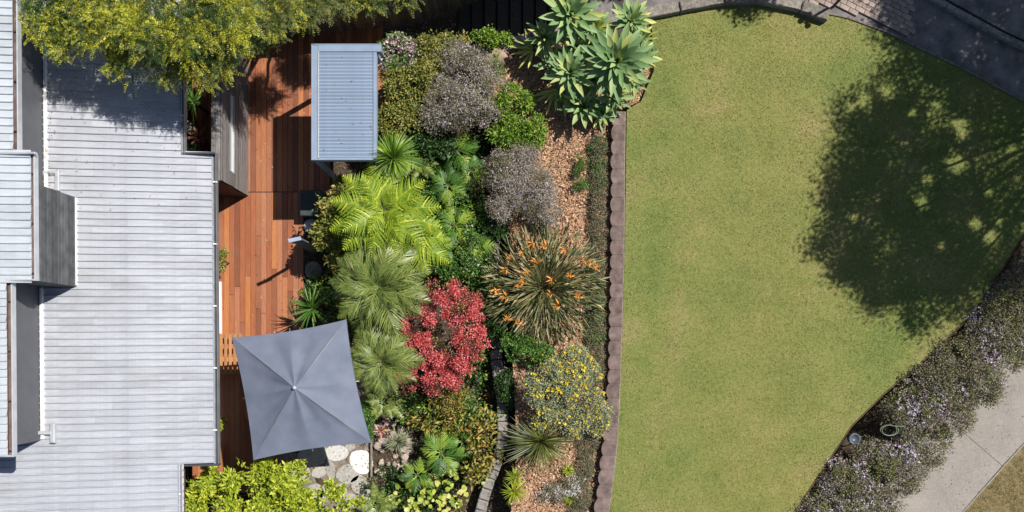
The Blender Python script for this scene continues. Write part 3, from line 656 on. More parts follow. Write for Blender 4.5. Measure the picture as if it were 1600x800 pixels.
# slatted bench by the house wall
bn = thing('slatted_bench', 'low orange timber slatted bench against the house by the umbrella', 'bench', W(357, 553, 0)); O = Vector(bn.location)
xa = W(338, 550, .42)[0]-O.x; xb = W(378, 550, .42)[0]-O.x; ya = W(0, 583, .42)[1]-O.y; yb = W(0, 523, .42)[1]-O.y
tb = m_simple('bench_timber', (.34, .15, .06), (.50, .25, .11), 6, .6, .2, .003, (6, 1, 1), rnd=.15)
n = 6; xx = xa
while xx < xb:
    MB().box((xx, (ya+yb)/2, .40), (.074, yb-ya, .035), 0, .006).obj('slat', tb, bn); xx += .118
for yy in (ya+.03, ya+(yb-ya)*.36, ya+(yb-ya)*.70, yb-.03): MB().box(((xa+xb)/2, yy, .378), (xb-xa, .12, .03), 0, .006).obj('rail', tb, bn)
for xx in (xa+.05, xb-.05):
    for yy in (ya+.06, yb-.06): MB().box((xx, yy, .18), (.06, .06, .36), 0, .005).obj('leg', tb, bn)

# ------------------------------------------------------------------ pergola
pg = thing('pergola', 'blue grey metal pergola with closed louvred roof over the deck', 'pergola', W(540, 160, 0)); O = Vector(pg.location); zt = 2.6
def PB(name, px0, px1, py0, py1, z0, z1, mat='perg', bev=.004):
    a = W(px0, py0, z1); b = W(px1, py1, z1); return MB().box(((a[0]+b[0])/2-O.x, (a[1]+b[1])/2-O.y, (z0+z1)/2), (b[0]-a[0], a[1]-b[1], z1-z0), 0, bev).obj(name, M[mat], pg)
PB('beam', 486.5, 497, 69, 250, 2.42, 2.6); PB('beam', 583, 588.5, 81, 250, 2.42, 2.59); PB('beam', 497.2, 582.8, 246.5, 250, 2.42, 2.595); PB('beam', 497.2, 595.5, 69, 80.5, 2.42, 2.61)
PB('edge_lip', 486.3, 487.8, 68.5, 250.2, 2.6, 2.615); PB('edge_lip', 496.4, 498.2, 80, 247, 2.6, 2.62, 'lip'); PB('edge_lip', 486.4, 595.6, 68.2, 69.8, 2.6, 2.62)
y = 81.2; bl_ = None
while y < 246:
    a = W(498.5, y, 2.57); b = W(582.6, y+5.3, 2.57); wd = a[1]-b[1]
    if bl_ is None:
        L_ = b[0]-a[0]; V = []
        pr = [(wd/2+.012, -.02), (wd/2-.004, .004), (wd*.1, .008), (-wd/2+.010, -.014), (-wd/2-.004, -.05)]
        for xx in (-L_/2, L_/2): V += [(xx, q, zz) for q, zz in pr]
        bl_ = mesh('louvre_blade', V, [(k_, k_+1, k_+6, k_+5) for k_ in range(4)]+[(0, 4, 3, 2, 1), (5, 6, 7, 8, 9), (0, 5, 9, 4)], M['perg'])
    obj('louvre_blade', bl_, pg, loc=((a[0]+b[0])/2-O.x, (a[1]+b[1])/2-O.y, 2.575)); y += 5.4
for px, py in ((491, 74), (491, 246), (584, 76), (584, 246)):
    a = W(px, py, 2.6); MB().box((a[0]-O.x, a[1]-O.y, 1.2), (.10, .10, 2.42), 0, .006).obj('post', M['perg'], pg)

# ------------------------------------------------------------------ umbrella
um = thing('patio_umbrella', 'large square slate grey patio umbrella standing open beside the deck', 'umbrella', W(462, 598, 0)); O = Vector(um.location)
C4 = [(362, 527, 2.40), (541, 499, 2.40), (580, 692, 2.40), (396, 719, 2.40)]; ap = Vector(W(460, 606, 2.95))-O
cs = [Vector(W(*c))-O for c in C4]; N = 96; rings = 20; V = []; Fc = []
bd = []
for s in range(4):
    a, b = cs[s], cs[(s+1) % 4]; mid = (a+b)/2
    for i in range(N//4*2):
        t = i/(N//4*2); p = a.lerp(b, t); sag = 4*t*(1-t); inw = (Vector((ap.x, ap.y, p.z))-mid).normalized(); bd.append((p+inw*.07*sag+Vector((0, 0, .015*sag)), t, s))
n = len(bd)
for r in range(rings+1):
    f = (r/rings)
    for p, t, s in bd:
        q = ap.lerp(p, f); rib = abs(math.sin(math.pi*t*2)) ; q = q.copy(); q.z -= .05*math.sin(math.pi*min(1, f))*.9*1.0*(abs(math.sin(2*math.pi*t)))*1.0+.02*math.sin(math.pi*f)+(.020*f*(1-f**4)+.001)*math.cos(2*math.pi*t*3+.6*math.sin(s*2.1)); V.append(q)
for r in range(rings):
    for k_ in range(n): a0 = r*n+k_; a1 = r*n+(k_+1) % n; Fc.append((a0, a0+n, a1+n, a1)[::-1])
cn = obj('canopy', mesh('canopy', V, Fc, M['fabric'], True), um)
hb = MB(); hemn = n
for k_ in range(n):
    p = V[rings*n+k_]; q = V[rings*n+(k_+1) % n]; hb.add([p+Vector((0, 0, .003)), q+Vector((0, 0, .003)), q-Vector((0, 0, .05)), p-Vector((0, 0, .05))], [(0, 3, 2, 1)])
hb.obj('hem', M['fabric'], cn)
for s in range(4):
    a = cs[s]; MB().tube([ap+Vector((0, 0, -.03)), a+Vector((0, 0, -.03))], .012, 6).obj('rib', M['pole'], um)
    m_ = (cs[s]+cs[(s+1) % 4])/2; MB().tube([ap+Vector((0, 0, -.09)), m_+Vector((0, 0, -.06))], .01, 6).obj('rib', M['pole'], um)
    seam = [V[r*n+s*(N//2)]+Vector((0, 0, .004)) for r in range(1, rings+1)]; MB().tube(seam, .003, 4).obj('seam', M['fabric'], cn)
MB().tube([(ap.x, ap.y, 0.05), (ap.x, ap.y, 2.9)], .03, 10).obj('pole', M['pole'], um, smooth=True)
MB().lathe([(.001, .0), (.045, 0), (.05, .03), (.03, .06), (.012, .075), (.002, .08)], (ap.x, ap.y, 2.94), 14).obj('finial', M['lip'], um, smooth=True)
MB().box((ap.x, ap.y, .03), (.7, .7, .08), .1, .01).obj('base_plate', M['black'], um)

# ------------------------------------------------------------------ paved corner under the umbrella
pv = struct(polymesh('patio_paving', [(428, 560), (582, 560), (582, 800), (428, 800)], -.045, 'paving', .2))
stones = [(525, 708, 17, 12, 0), (488, 712, 22, 16, .2), (564, 722, 16, 19, .6), (543, 741, 18, 14, .2), (519, 768, 22, 13, .1), (498, 738, 12, 8, .3), (515, 733, 7, 15, .2), (545, 700, 9, 6, .4), (560, 757, 12, 14, .1), (572, 774, 9, 9, 1), (548, 782, 12, 10, 0), (490, 772, 16, 14, .5), (468, 742, 16, 14, .5), (470, 660, 16, 14, .5), (520, 670, 18, 14, .5), (555, 665, 16, 14, .5), (505, 632, 16, 14, .5)]
for i, (px, py, rx, ry, a) in enumerate(stones):
    x, y, _ = W(px, py, 0); r = random.Random(i); pts = []
    for k_ in range(14):
        q = 2*math.pi*k_/14; rr = r.uniform(.93, 1.05); X = rx*1.1/59.2*math.cos(q)*rr; Y = ry*1.1/59.2*math.sin(q)*rr; pts.append((x+X*math.cos(a)-Y*math.sin(a), y+X*math.sin(a)+Y*math.cos(a)))
    pale = i in (0, 2)
    MB().prism(pts, -.06, -.012 if pale else -.022, .012).obj('stone', M['paver' if pale else ('greypaver' if i < 13 else 'paving')], pv)
ed = MB(); a = Vector(W(580, 650, .05)); b = Vector(W(580, 745, .05)); ed.tube([a, b], .03, 8)
tag(ed.obj('edging_pole', M['wallstone']), 'thin pale pole edging between the paving and the rubble bed', 'edging')
rb = thing('rubble_bed', 'small bed of pinkish broken stones beside the paved corner', 'rubble', W(612, 690, -.03)); O = Vector(rb.location); r = random.Random(6)
for i in range(70):
    px = r.uniform(588, 650); py = r.uniform(640, 745); x, y, _ = W(px, py, 0); s = r.uniform(.05, .13); pts = [(s*r.uniform(.7, 1.1)*math.cos(q), s*r.uniform(.6, 1)*math.sin(q)) for q in [k_*math.pi/4 for k_ in range(8)]]
    MB().prism(pts, -.03, r.uniform(.03, .08), .02).obj('stone', M['litstone'], rb).location = (x-O.x, y-O.y, r.uniform(0, .03))

# ------------------------------------------------------------------ stepping stones and things on the deck edge
def disc(name, px, py, rx, ry, z, h, mat, label, cat, seed=0, group=None):
    b = W(px, py, z+h); r = random.Random(seed); n = 20; pts = [(rx*(H-z-h)/F*math.cos(2*math.pi*k_/n)*r.uniform(.97, 1.03), ry*(H-z-h)/F*math.sin(2*math.pi*k_/n)*r.uniform(.97, 1.03)) for k_ in range(n)]
    o = MB().prism(pts, 0, h, .015).obj(name, M[mat]); o.location = (b[0], b[1], z); return tag(o, label, cat, group)
disc('stepping_stone', 487, 353, 13, 12, -.05, .06, 'paver', 'pale round stepping stone at the deck edge below the dark box', 'stone', 1)
o = disc('stepping_stone', 489, 422, 13, 14, -.05, .08, 'stone', 'shaded grey round stepping stone left of the feathery palm', 'stone', 2)
db = thing('storage_box', 'dark green lidded box in the shade at the deck edge by the pergola', 'storage box', W(492, 322, 0)); 
MB().box((0, 0, .2), (.52, .62, .4), 0, .02).obj('body', M['darkbox'], db); MB().box((0, 0, .43), (.56, .66, .05), 0, .018).obj('lid', M['darkbox'], db)
pt = thing('garden_post', 'tall grey blade shaped garden post with angled cap standing at the deck edge', 'post', W(496, 392, 0), math.radians(20))
MB().add([(-.13, -.03, 0), (.13, -.03, 0), (.13, .03, 0), (-.13, .03, 0), (-.10, -.02, 2.25), (.12, -.02, 2.05), (.12, .02, 2.05), (-.10, .02, 2.25)], [(3, 2, 1, 0), (4, 5, 6, 7), (0, 1, 5, 4), (1, 2, 6, 5), (2, 3, 7, 6), (3, 0, 4, 7)]).obj('blade', M['pole'], pt)
MB().add([(-.13, -.045, 2.27), (.13, -.045, 2.07), (.13, .045, 2.07), (-.13, .045, 2.27), (-.13, -.045, 2.30), (.13, -.045, 2.10), (.13, .045, 2.10), (-.13, .045, 2.30)], [(3, 2, 1, 0), (4, 5, 6, 7), (0, 1, 5, 4), (1, 2, 6, 5), (2, 3, 7, 6), (3, 0, 4, 7)]).obj('cap', M['perg'], pt)

# ------------------------------------------------------------------ garden walls and edging
ew = thing('scalloped_edging', 'mauve concrete scalloped edging between the mulched bed and lawn', 'garden edging', W(965, 400, .7)); O = Vector(ew.location)
ys_ = [172, 340, 420, 560, 600, 640, 700, 760, 800, 860]; lx = [957.5, 955.5, 955, 952.5, 950.5, 948, 942, 935.5, 929, 919]; rx_ = [976.5, 975, 974, 970, 968.5, 967, 963.5, 956.5, 951, 941]
y = 174.0; i = 0
while y < 840:
    y2 = y+22.4; pts = []
    for q in (y+.1, y2-.1): pts.append((np.interp(q, ys_, rx_), q))
    for t in np.linspace(0, 1, 9): q = y2-.1-(y2-y-.2)*t; pts.append((np.interp(q, ys_, lx)+1.3-3.6*math.sin(math.pi*t)**.7, q))
    P = [(W(a, b, .97)[0]-O.x, W(a, b, .97)[1]-O.y) for a, b in pts]
    o = MB().prism(P, -.1, .27, .003).obj('block', M['edging'], ew); o.location.z = rnd.uniform(-.008, .008); o.location.x = rnd.uniform(-.008, .008); y = y2; i += 1
MB().tube([(W(np.interp(q, ys_, rx_)+.3, q, .96)[0]-O.x, W(0, q, .96)[1]-O.y, .225) for q in range(174, 850, 20)], .02, 5).obj('mortar_strip', M['paving'], ew)
def blockwall(name, label, line, z0, z1, wdt, blk, mat, seed, skip=()):
    pts = [Vector(W(*p, z1)) for p in line]; t = thing(name, label, 'wall', (pts[0].x, pts[0].y, z0)); O = Vector(t.location); r = random.Random(seed)
    cum = [0]
    for a, b in zip(pts, pts[1:]): cum.append(cum[-1]+(b-a).length)
    def at(s):
        for k_ in range(len(pts)-1):
            if s <= cum[k_+1] or k_ == len(pts)-2: f = (s-cum[k_])/(cum[k_+1]-cum[k_]); return pts[k_].lerp(pts[k_+1], f)
    s = 0
    while s < cum[-1]-.05:
        l = blk*r.uniform(.75, 1.25); l = min(l, cum[-1]-s); a = at(s); b = at(s+l); d = b-a; w_ = wdt*r.uniform(.9, 1.1); n = 12; ang_ = math.atan2(d.y, d.x); L_ = d.length/2-.008
        P = []
        for (u, v_) in ((-1, -1), (-.5, -1.0), (0, -1), (.5, -1), (1, -1), (1, 0), (1, 1), (.5, 1), (0, 1), (-.5, 1), (-1, 1), (-1, 0)):
            u_ = u*L_*r.uniform(.96, 1); vv = v_*w_/2*r.uniform(.9, 1.03); P.append((u_*math.cos(ang_)-vv*math.sin(ang_), u_*math.sin(ang_)+vv*math.cos(ang_)))
        o = MB().prism(P, 0, z1-z0+r.uniform(-.02, .01), .02).obj('stone', M[mat], t); o.location = ((a.x+b.x)/2-O.x, (a.y+b.y)/2-O.y, 0); s += l
    return t
blockwall('stone_wall', 'low grey irregular stone wall winding between lower and upper beds', [(772, 372), (772, 470), (774, 545), (779, 590), (786, 640), (785, 690), (776, 725), (762, 760), (750, 800), (742, 850)], -.1, .40, .29, .24, 'stone', 3)
blockwall('block_wall', 'sandstone block wall along the top edge of the lawn right of the agaves', [(1000, 20), (1077, 6), (1140, -5), (1190, -6), (1230, 1), (1262, 10), (1300, 24)], .3, 1.12, .27, .95, 'wallstone', 5)
blockwall('retaining_wall', 'pale weathered wall top between the dark steps and the agaves', [(742, 82), (800, 64), (870, 49), (935, 35), (998, 22)], -.1, 1.02, .30, 1.6, 'wallstone', 7)
# timber steps
st = thing('garden_steps', 'dark timber steps climbing in shade between fence and agave bed', 'steps', W(740, 20, 0)); O = Vector(st.location)
for i in range(13):
    px = 716+20*i; z = .03+.065*i
    a = W(px, 90-1.6*i-i*1.2, z); b = W(px+20, -70, z)
    MB().box(((a[0]+b[0])/2-O.x, (a[1]+b[1])/2-O.y, z-.2), (b[0]-a[0]-.035, b[1]-a[1], .40), 0, .01).obj('tread', M['darkwood'], st)
# paling fence at the top
fn = thing('paling_fence', 'weathered timber paling fence at the top edge beneath the overhanging tree', 'fence', W(640, 34, 0)); O = Vector(fn.location)
FLN = [(300, 62), (440, 55), (510, 50), (640, 36), (770, -4), (900, -48)]; cumf = 0
for a, b in zip(FLN, FLN[1:]):
    A = Vector(W(*a, 0)); B = Vector(W(*b, 0)); d = B-A; L_ = d.length; an = math.atan2(d.y, d.x); n = int(L_/.115)
    for k_ in range(n):
        p = A.lerp(B, (k_+.5)/n); hgt = 1.75+rnd.uniform(-.03, .03); o = MB().box((0, 0, hgt/2), (.1125, .018, hgt), an, .003).obj('paling', M['paling'], fn); o.location = (p.x-O.x, p.y-O.y, 0)
    for z in (.35, 1.4): m_ = (A+B)/2; nn = Vector((-d.y, d.x, 0)).normalized()*.035; MB().box((m_.x-O.x+nn.x, m_.y-O.y+nn.y, z), (L_, .045, .08), an).obj('rail', M['paling'], fn)
# boulder
bo = MB(); b = W(775, 86, .95); rr_ = random.Random(2)
bo.lathe([(.12, 0), (.30, .06), (.34, .2), (.27, .33), (.12, .40), (.01, .41)], (0, 0, 0), 12, 1, .8); bo.V = [(x*rr_.uniform(.88, 1.1), y*rr_.uniform(.88, 1.1), z*rr_.uniform(.93, 1.05)) for x, y, z in bo.V]
o = bo.obj('boulder', M['rock'], None, smooth=True); o.location = (b[0], b[1], .68); tag(o, 'tan rounded boulder beside the pale wall left of the agaves', 'rock')
# short path light near the driveway
pl = thing('garden_tap_post', 'thin dark post with small double head by the wall at lawn top', 'post', W(1300, 12, .85)); 
MB().tube([(0, 0, 0), (.01, .0, 1.15)], .035, 8).obj('post', M['black'], pl); 
for s in (-1, 1): MB().lathe([(.01, -.03), (.06, -.03), (.07, .03), (.02, .05)], (s*.09, -s*.06, 1.17), 10).obj('head', M['black'], pl)
MB().tube([(-.09, .06, 1.15), (.09, -.06, 1.15)], .016, 6).obj('arm', M['black'], pl)
# hose coil and blue pot under the hedge gap
hs = MB(); P = []
for i in range(60): q = i/60*math.pi*2*2.2; P.append((.2*math.cos(q)*(1+.1*math.sin(q*.6)), .13*math.sin(q), .02+.012*i/12))
P += [(.35, .1, .06), (.5, .22, .05)]
hs.tube(P, .011, 5); o = hs.obj('garden_hose', M['hose']); o.location = W(1388, 672, 1.0); tag(o, 'pale coiled garden hose lying in the dark gap of the flowering hedge', 'hose')
pb = thing('blue_pot', 'small round blue glazed pot at the lawn edge beside the hedge gap', 'pot', (*W(1336, 686, .95)[:2], .62))
MB().lathe([(.07, 0), (.12, .12), (.125, .26), (.14, .30), (.10, .30), (.09, .22), (.01, .2)], n=16).obj('body', M['bluepot'], pb, smooth=True)
MB().lathe([(.127, .285), (.147, .29), (.147, .315), (.11, .315), (.105, .29)], n=16).obj('rim', M['bluepot'], pb, smooth=True)
# thin brown edging strip of the lawn by the hedge
E = [(1195, 865), (1240, 800), (1330, 665), (1380, 615), (1445, 560), (1520, 490), (1600, 365), (1660, 270)]
struct(MB().tube([W(p[0]+1, p[1]+1, .905) for p in E], .018, 5).obj('lawn_edge_strip', M['fascia']))

# ------------------------------------------------------------------ plants: rosettes with separate leaves
def agave_leaf(L, Wd, seed, bend=.35):
    r = random.Random(seed); V = []; Fc = []; n = 7
    for i in range(n+1):
        t = i/n; w_ = Wd/2*(math.sin(math.pi*min(1, .12+.88*t**.85))**.8)*(1 if t < 1 else 0)+.002; w_ = Wd/2*max(.02, (.42+1.25*t-1.0*t*t)*(1-t**5)); x = L*t; z = bend*L*(t-.0)*.9-bend*1.15*L*t*t+.0
        V += [(x, -w_, z+w_*.45), (x, 0, z), (x, w_, z+w_*.45)]
    for i in range(n):
        for j in range(2): a = i*3+j; Fc.append((a, a+3, a+4, a+1))
    return mesh('leaf', V, Fc, None, True)
AL = [agave_leaf(1, w_, i, b) for i, (w_, b) in enumerate([(.29, .3), (.32, .15), (.26, .45), (.30, .0)])]
for m_ in AL: m_.materials.append(M['agave'])
ALy = [agave_leaf(1, w_, i, b) for i, (w_, b) in enumerate([(.17, .2), (.13, .35)])]
for m_ in ALy: m_.materials.append(M['agavey'])
def rosette(name, label, cat, px, py, z, rpx, n, seed, leaves, group=None, z0=.74, elev=(8, 78), tilt=(0, 0), stem=True, az0=0, azr=360, smat='bark'):
    c = W(px, py, z); t = thing(name, label, cat, (c[0], c[1], z0), group=group); rg = random.Random(seed); R = rpx*(H-z)/F
    for i in range(n):
        f = (i+.5)/n; a = math.radians(az0)+(i*2.39996) % (2*math.pi)*azr/360; e = math.radians(elev[0]+(elev[1]-elev[0])*f**1.2+rg.uniform(-6, 6)); s = R*(1.02-.45*f)*rg.uniform(.9, 1.08)
        o = obj('leaf', rg.choice(leaves), t, loc=(.03*math.cos(a), .03*math.sin(a), z-z0+f*.08), scale=(s, s*rg.uniform(.9, 1.1), s))
        o.rotation_euler = (Matrix.Rotation(math.radians(tilt[0]), 3, 'X') @ Matrix.Rotation(math.radians(tilt[1]), 3, 'Y') @ Matrix.Rotation(a, 3, 'Z') @ Matrix.Rotation(-e, 3, 'Y') @ Matrix.Rotation(rg.uniform(-.2, .2), 3, 'X')).to_euler()
    if stem: MB().tube([(0, 0, 0), (.02, .03, (z-z0)*.5), (0, 0, z-z0+.02)], [.06, .05, .045], 7).obj('stem', M[smat], t)
    return t
G = 'agaves at the top of the upper bed'
AG = [(890, 24, 2.0, 54, 26, 'tall blue green agave half cut by the top edge above the steps'),
      (985, 34, 1.7, 38, 26, 'narrow green agave at the top right corner of the clump'),
      (963, 98, 2.0, 62, 34, 'largest blue green agave with wide open rosette beside the lawn'),
      (892, 116, 1.7, 46, 28, 'middle agave rosette left of the largest one'),
      (850, 62, 1.5, 36, 22, 'dark shaded agave touching the pale wall'),
      (930, 46, 1.6, 34, 24, 'yellow tipped small agave between two top rosettes'),
      (910, 168, 1.2, 40, 24, 'lowest deep green agave hanging over the mulch'),
      (958, 152, 1.3, 36, 22, 'small agave drooping onto the end of the scalloped edging'),
      (1000, 92, 1.5, 32, 22, 'pale yellow green agave spilling onto the lawn edge'),
      (940, 70, 1.3, 36, 20, 'half hidden agave between the top rosettes'),
      (900, 75, 1.4, 34, 22, 'upright small agave in the middle of the clump'),
      (862, 100, 1.3, 34, 18, 'small agave at the left side of the clump'),
      (925, 125, 1.4, 32, 22, 'agave wedged between the middle and largest rosettes'),
      (938, 180, 1.0, 30, 20, 'low shaded agave by the start of the scalloped edging'),
      (880, 150, 1.0, 30, 20, 'low shaded agave above the fanned strap leaves'),
      (1003, 62, 1.3, 26, 20, 'little agave at the corner of the lawn'),
      (988, 128, 1.2, 30, 20, 'lower right agave leaning out over the grass')]
for i, (px, py, z, r, n, lb) in enumerate(AG): rosette('agave', lb, 'agave', px, py, z, r, int(n*1.45), i, AL if i not in (5, 8, 15) else AL[:2]+ALy[:1], G, tilt=(rnd.uniform(-10, 10), rnd.uniform(-10, 10)))
rosette('cordyline', 'yellow strap leaved plant reaching left beside the boulder', 'strappy plant', 833, 80, 1.1, 42, 10, 31, ALy, az0=110, azr=160, elev=(0, 40))
rosette('cordyline', 'yellow strap leaved plant fanned out over the mulch below the agaves', 'strappy plant', 868, 143, 1.1, 44, 9, 32, ALy, az0=190, azr=150, elev=(0, 35))
rosette('bromeliad', 'pinkish red bromeliad in the dark courtyard by the roof notch', 'bromeliad', 311, 215, .5, 20, 16, 40, [agave_leaf(1, .3, 5, .2)], z0=-.05, smat='bark')
for m_ in [o.data for o in bpy.data.objects if o.name.startswith('leaf') and o.data and not o.data.materials]: m_.materials.append(M['brom'])
rosette('bromeliad', 'small bromeliad with red brown leaves in the rubble bed', 'bromeliad', 596, 672, .2, 14, 12, 41, [bpy.data.objects[[o.name for o in bpy.data.objects if o.parent and o.parent.name == 'bromeliad' and o.name.startswith('leaf')][0]].data], z0=-.03)

def strap_plant(name, label, cat, px, py, z, z0, rpx, n, wd, seed, mat, el=(10, 80), droop=.5, az=None, extra=None, kind=None, group=None):
    c = W(px, py, z); t = thing(name, label, cat, (c[0], c[1], z0), group=group); R = rpx*(H-z)/F
    V, Fc = straps(seed, n, R*1.15, wd, el, droop, 5, .02, (0, 0, z-z0), .04, az); obj('foliage', mesh('foliage', V, Fc, M[mat]), t, 'stuff')
    if z-z0 > .15: MB().tube([(0, 0, 0), (.02, 0, z-z0)], [.05, .035], 7).obj('stem', M['bark'], t)
    return t
strap_plant('dracaena', 'bright green strappy rosette plant at the lower right of the pergola roof', 'strappy plant', 614, 246, 2.4, 0, 44, 280, .024, 1, 'l_leafy', (-5, 88), .55)
strap_plant('spiky_yucca', 'spiky dark green plant with shining leaves above the umbrella corner', 'strappy plant', 487, 482, .9, -.05, 38, 60, .04, 2, 'l_mid', (0, 80), .2)
strap_plant('courtyard_palm', 'small green strappy plant in the dark courtyard notch by the roof', 'strappy plant', 303, 160, .9, -.4, 22, 40, .035, 3, 'l_mid', (0, 70), .35)
strap_plant('strappy_clump', 'green grassy clump with pale leaves arching over the stone wall', 'grassy plant', 846, 690, 1.0, .72, 54, 260, .022, 4, 'l_olive', (5, 85), .5)
c = bpy.data.objects['strappy_clump']; V, Fc = straps(44, 26, 1.05, .028, (2, 22), .25, 5, .02, (0, 0, .25), .1, (140, 215)); obj('pale_leaves', mesh('pale_leaves', V, Fc, M['l_silver']), c, 'stuff')
for i, (px, py, z, r, m, lb) in enumerate([(622, 690, .25, 26, 'l_silver', 'pale green grassy tuft sprawling over the rubble bed'), (802, 768, .85, 22, 'l_lime', 'lime green grassy cushion beside the low stone wall'), (806, 745, .85, 17, 'l_lime', 'small lime grass tuft above the lime cushion'), (890, 778, .85, 12, 'l_lime', 'tiny green tuft below the silvery plants'), (888, 735, .85, 10, 'l_lime', 'tiny green tuft in the mulch by the yellow flowers'), (845, 350, .85, 20, 'l_mid', 'low green tuft on the mulch above the orange flowers')]):
    strap_plant('grass_tuft', lb, 'grassy plant', px, py, z, z-.1, r, 110, .016, 60+i, m, (10, 85), .5)

# bird of paradise clump
b = W(850, 448, .95); bp = thing('bird_of_paradise', 'large clump of narrow grey green leaves with orange flowers on mulch', 'flowering plant', (b[0], b[1], .72))
V1, F1 = straps(9, 560, 1.45, .02, (12, 85), .35, 6, .02, (0, 0, .1), .35)
rng = np.random.default_rng(5); n = 700; a = rng.uniform(0, 2*math.pi, n); q = rng.uniform(.15, 1.0, n)**.6*1.38; q = np.where(np.abs(a-math.pi*1.5) < .5, q*.93, q)
P = np.stack([q*np.cos(a), q*np.sin(a), .85-.28*q+rng.uniform(-.15, .15, n)], 1); D = np.stack([np.cos(a), np.sin(a), np.full(n, .5)-q*.4], 1)+rng.normal(size=(n, 3))*.22; N = rng.normal(size=(n, 3))*.8+[0, 0, .7]
V2, F2 = kites(P, D, N, rng.uniform(.22, .38, n), rng.uniform(.035, .06, n), .35)
obj('foliage', mesh('foliage', *merge([(V1, F1), (V2, F2)]), M['l_bop']), bp, 'stuff')
fl = bud_bursts(3, np.zeros((1, 3)), 9, .17, .035, .3); fme = mesh('flower', *fl, M['l_orange'])
FP = [(-.98, .38), (-1.2, -.12), (-.95, -.28), (-.88, .65), (-.3, 1.0), (-.55, .12), (-.42, .28), (-.62, -.05), (.12, -.22), (.32, -.5), (1.1, .5), (.98, .55), (1.25, .42), (-.9, -.85), (-.65, -.95), (.6, .2), (.0, .95), (-.55, .75), (.45, .85), (.15, .1), (-.2, .55), (.8, -.3)]
for i, (x, y) in enumerate(FP): obj('flower', fme, bp, loc=(x, y, .95-.2*math.hypot(x, y)+.1), rot=(rnd.uniform(-.5, .5), rnd.uniform(-.5, .5), rnd.uniform(0, 6)), scale=rnd.uniform(.75, 1.1))

# fronds: tree ferns, palms, split leaf plants
FR = {}
M['dead'] = m_leaf('dead_frond', [(0, (.16, .10, .05)), (1, (.34, .23, .12))], .8, .1, .2)
for i in range(2): FR['dead', i] = mesh('dead_frond', *frond(70+i, 1.2, 30, .30, .022, .2, .9, .8, 2, .1, .2, .16, .6), M['dead'])
for i in range(3): FR['fern', i] = mesh('frond', *frond(i, 1.55, 16, .48, .085, .22, .38, .42, 9, .08), M['frond_fern'])
for i in range(3): FR['palm', i] = mesh('frond', *frond(20+i, 1.45, 44, .46, .038, .40, .70, .75, 2, .22, .14, .14, .6), M['frond_palm'])
for i in range(2): FR['split', i] = mesh('frond', *frond(40+i, .58, 14, .22, .036, .25, .7, .6, 3, .12, .14, .12, .6), M['split'])
for i in range(2): FR['lowfern', i] = mesh('frond', *frond(50+i, .9, 26, .2, .04, .3, .5, .35, 3, .05), M['frond_palm'])
def fronds(name, label, cat, px, py, z, z0, kind, spec, trunk=.06, group=None, mat=None):
    """spec: (azimuth deg, scale, pitch deg)"""
    c = W(px, py, z); t = thing(name, label, cat, (c[0], c[1], z0), group=group)
    n = len([1 for q in FR if q[0] == kind])
    for i, (a, s, e) in enumerate(spec):
        o = obj('frond', FR[kind, i % n], t, loc=(.03*math.cos(math.radians(a)), .03*math.sin(math.radians(a)), z-z0+rnd.uniform(-.03, .06)), scale=s)
        o.rotation_euler = (Matrix.Rotation(math.radians(a), 3, 'Z') @ Matrix.Rotation(math.radians(-e), 3, 'Y') @ Matrix.Rotation(rnd.uniform(-.2, .2), 3, 'X')).to_euler()
    if kind in ('palm', 'fern'):
        for a in (35, 160, 275): o = obj('dead_frond', FR['dead', a % 2], t, loc=(0, 0, z-z0-.06), scale=.85*spec[0][1], rot=(0, math.radians(14), math.radians(a+px)))
    if z-z0 > .2: MB().tube([(0, 0, 0), (.03, .02, (z-z0)*.5), (0, 0, z-z0+.03)], [trunk*1.3, trunk, trunk*.9], 9).obj('trunk', M['bark'], t)
    return t
fronds('tree_fern', 'large lime green tree fern with spreading fronds below the pergola', 'tree fern', 600, 330, 2.3, -.05, 'fern', [(5, .95, 4), (38, .85, 8), (75, .8, 5), (108, .85, 8), (140, .95, 2), (168, .9, 5), (195, 1.0, 0), (222, .95, 2), (252, .8, 4), (285, .75, 6), (318, .9, 2), (345, 1.0, -2), (60, .45, 40), (150, .45, 45), (240, .5, 38), (330, .5, 42), (20, .7, 22), (120, .65, 24), (210, .75, 22), (300, .62, 20)], .09)
fronds('tree_fern', 'duller olive tree fern tucked beneath the large lime fern', 'tree fern', 640, 372, 1.6, -.05, 'fern', [(0, .7, 5), (30, .6, 5), (300, .7, 2), (330, .8, 0), (260, .6, 5), (220, .6, 5), (170, .6, 8)], .08)
pal = [(i*24.5+rnd.uniform(-6, 6), rnd.uniform(.85, 1.05), rnd.uniform(-4, 14)) for i in range(15)]+[(i*60+15, .65, 48) for i in range(6)]
fronds('feather_palm', 'dark green feathery palm between the lime fern and the umbrella', 'palm', 592, 448, 2.2, -.05, 'palm', pal, .07)
pal = [(i*27+rnd.uniform(-6, 6), rnd.uniform(.6, .8), rnd.uniform(0, 14)) for i in range(13)]+[(i*72+15, .45, 48) for i in range(5)]
fronds('feather_palm', 'smaller feathery palm touching the umbrella right edge beside the red bush', 'palm', 597, 566, 2.1, -.05, 'palm', pal, .06)
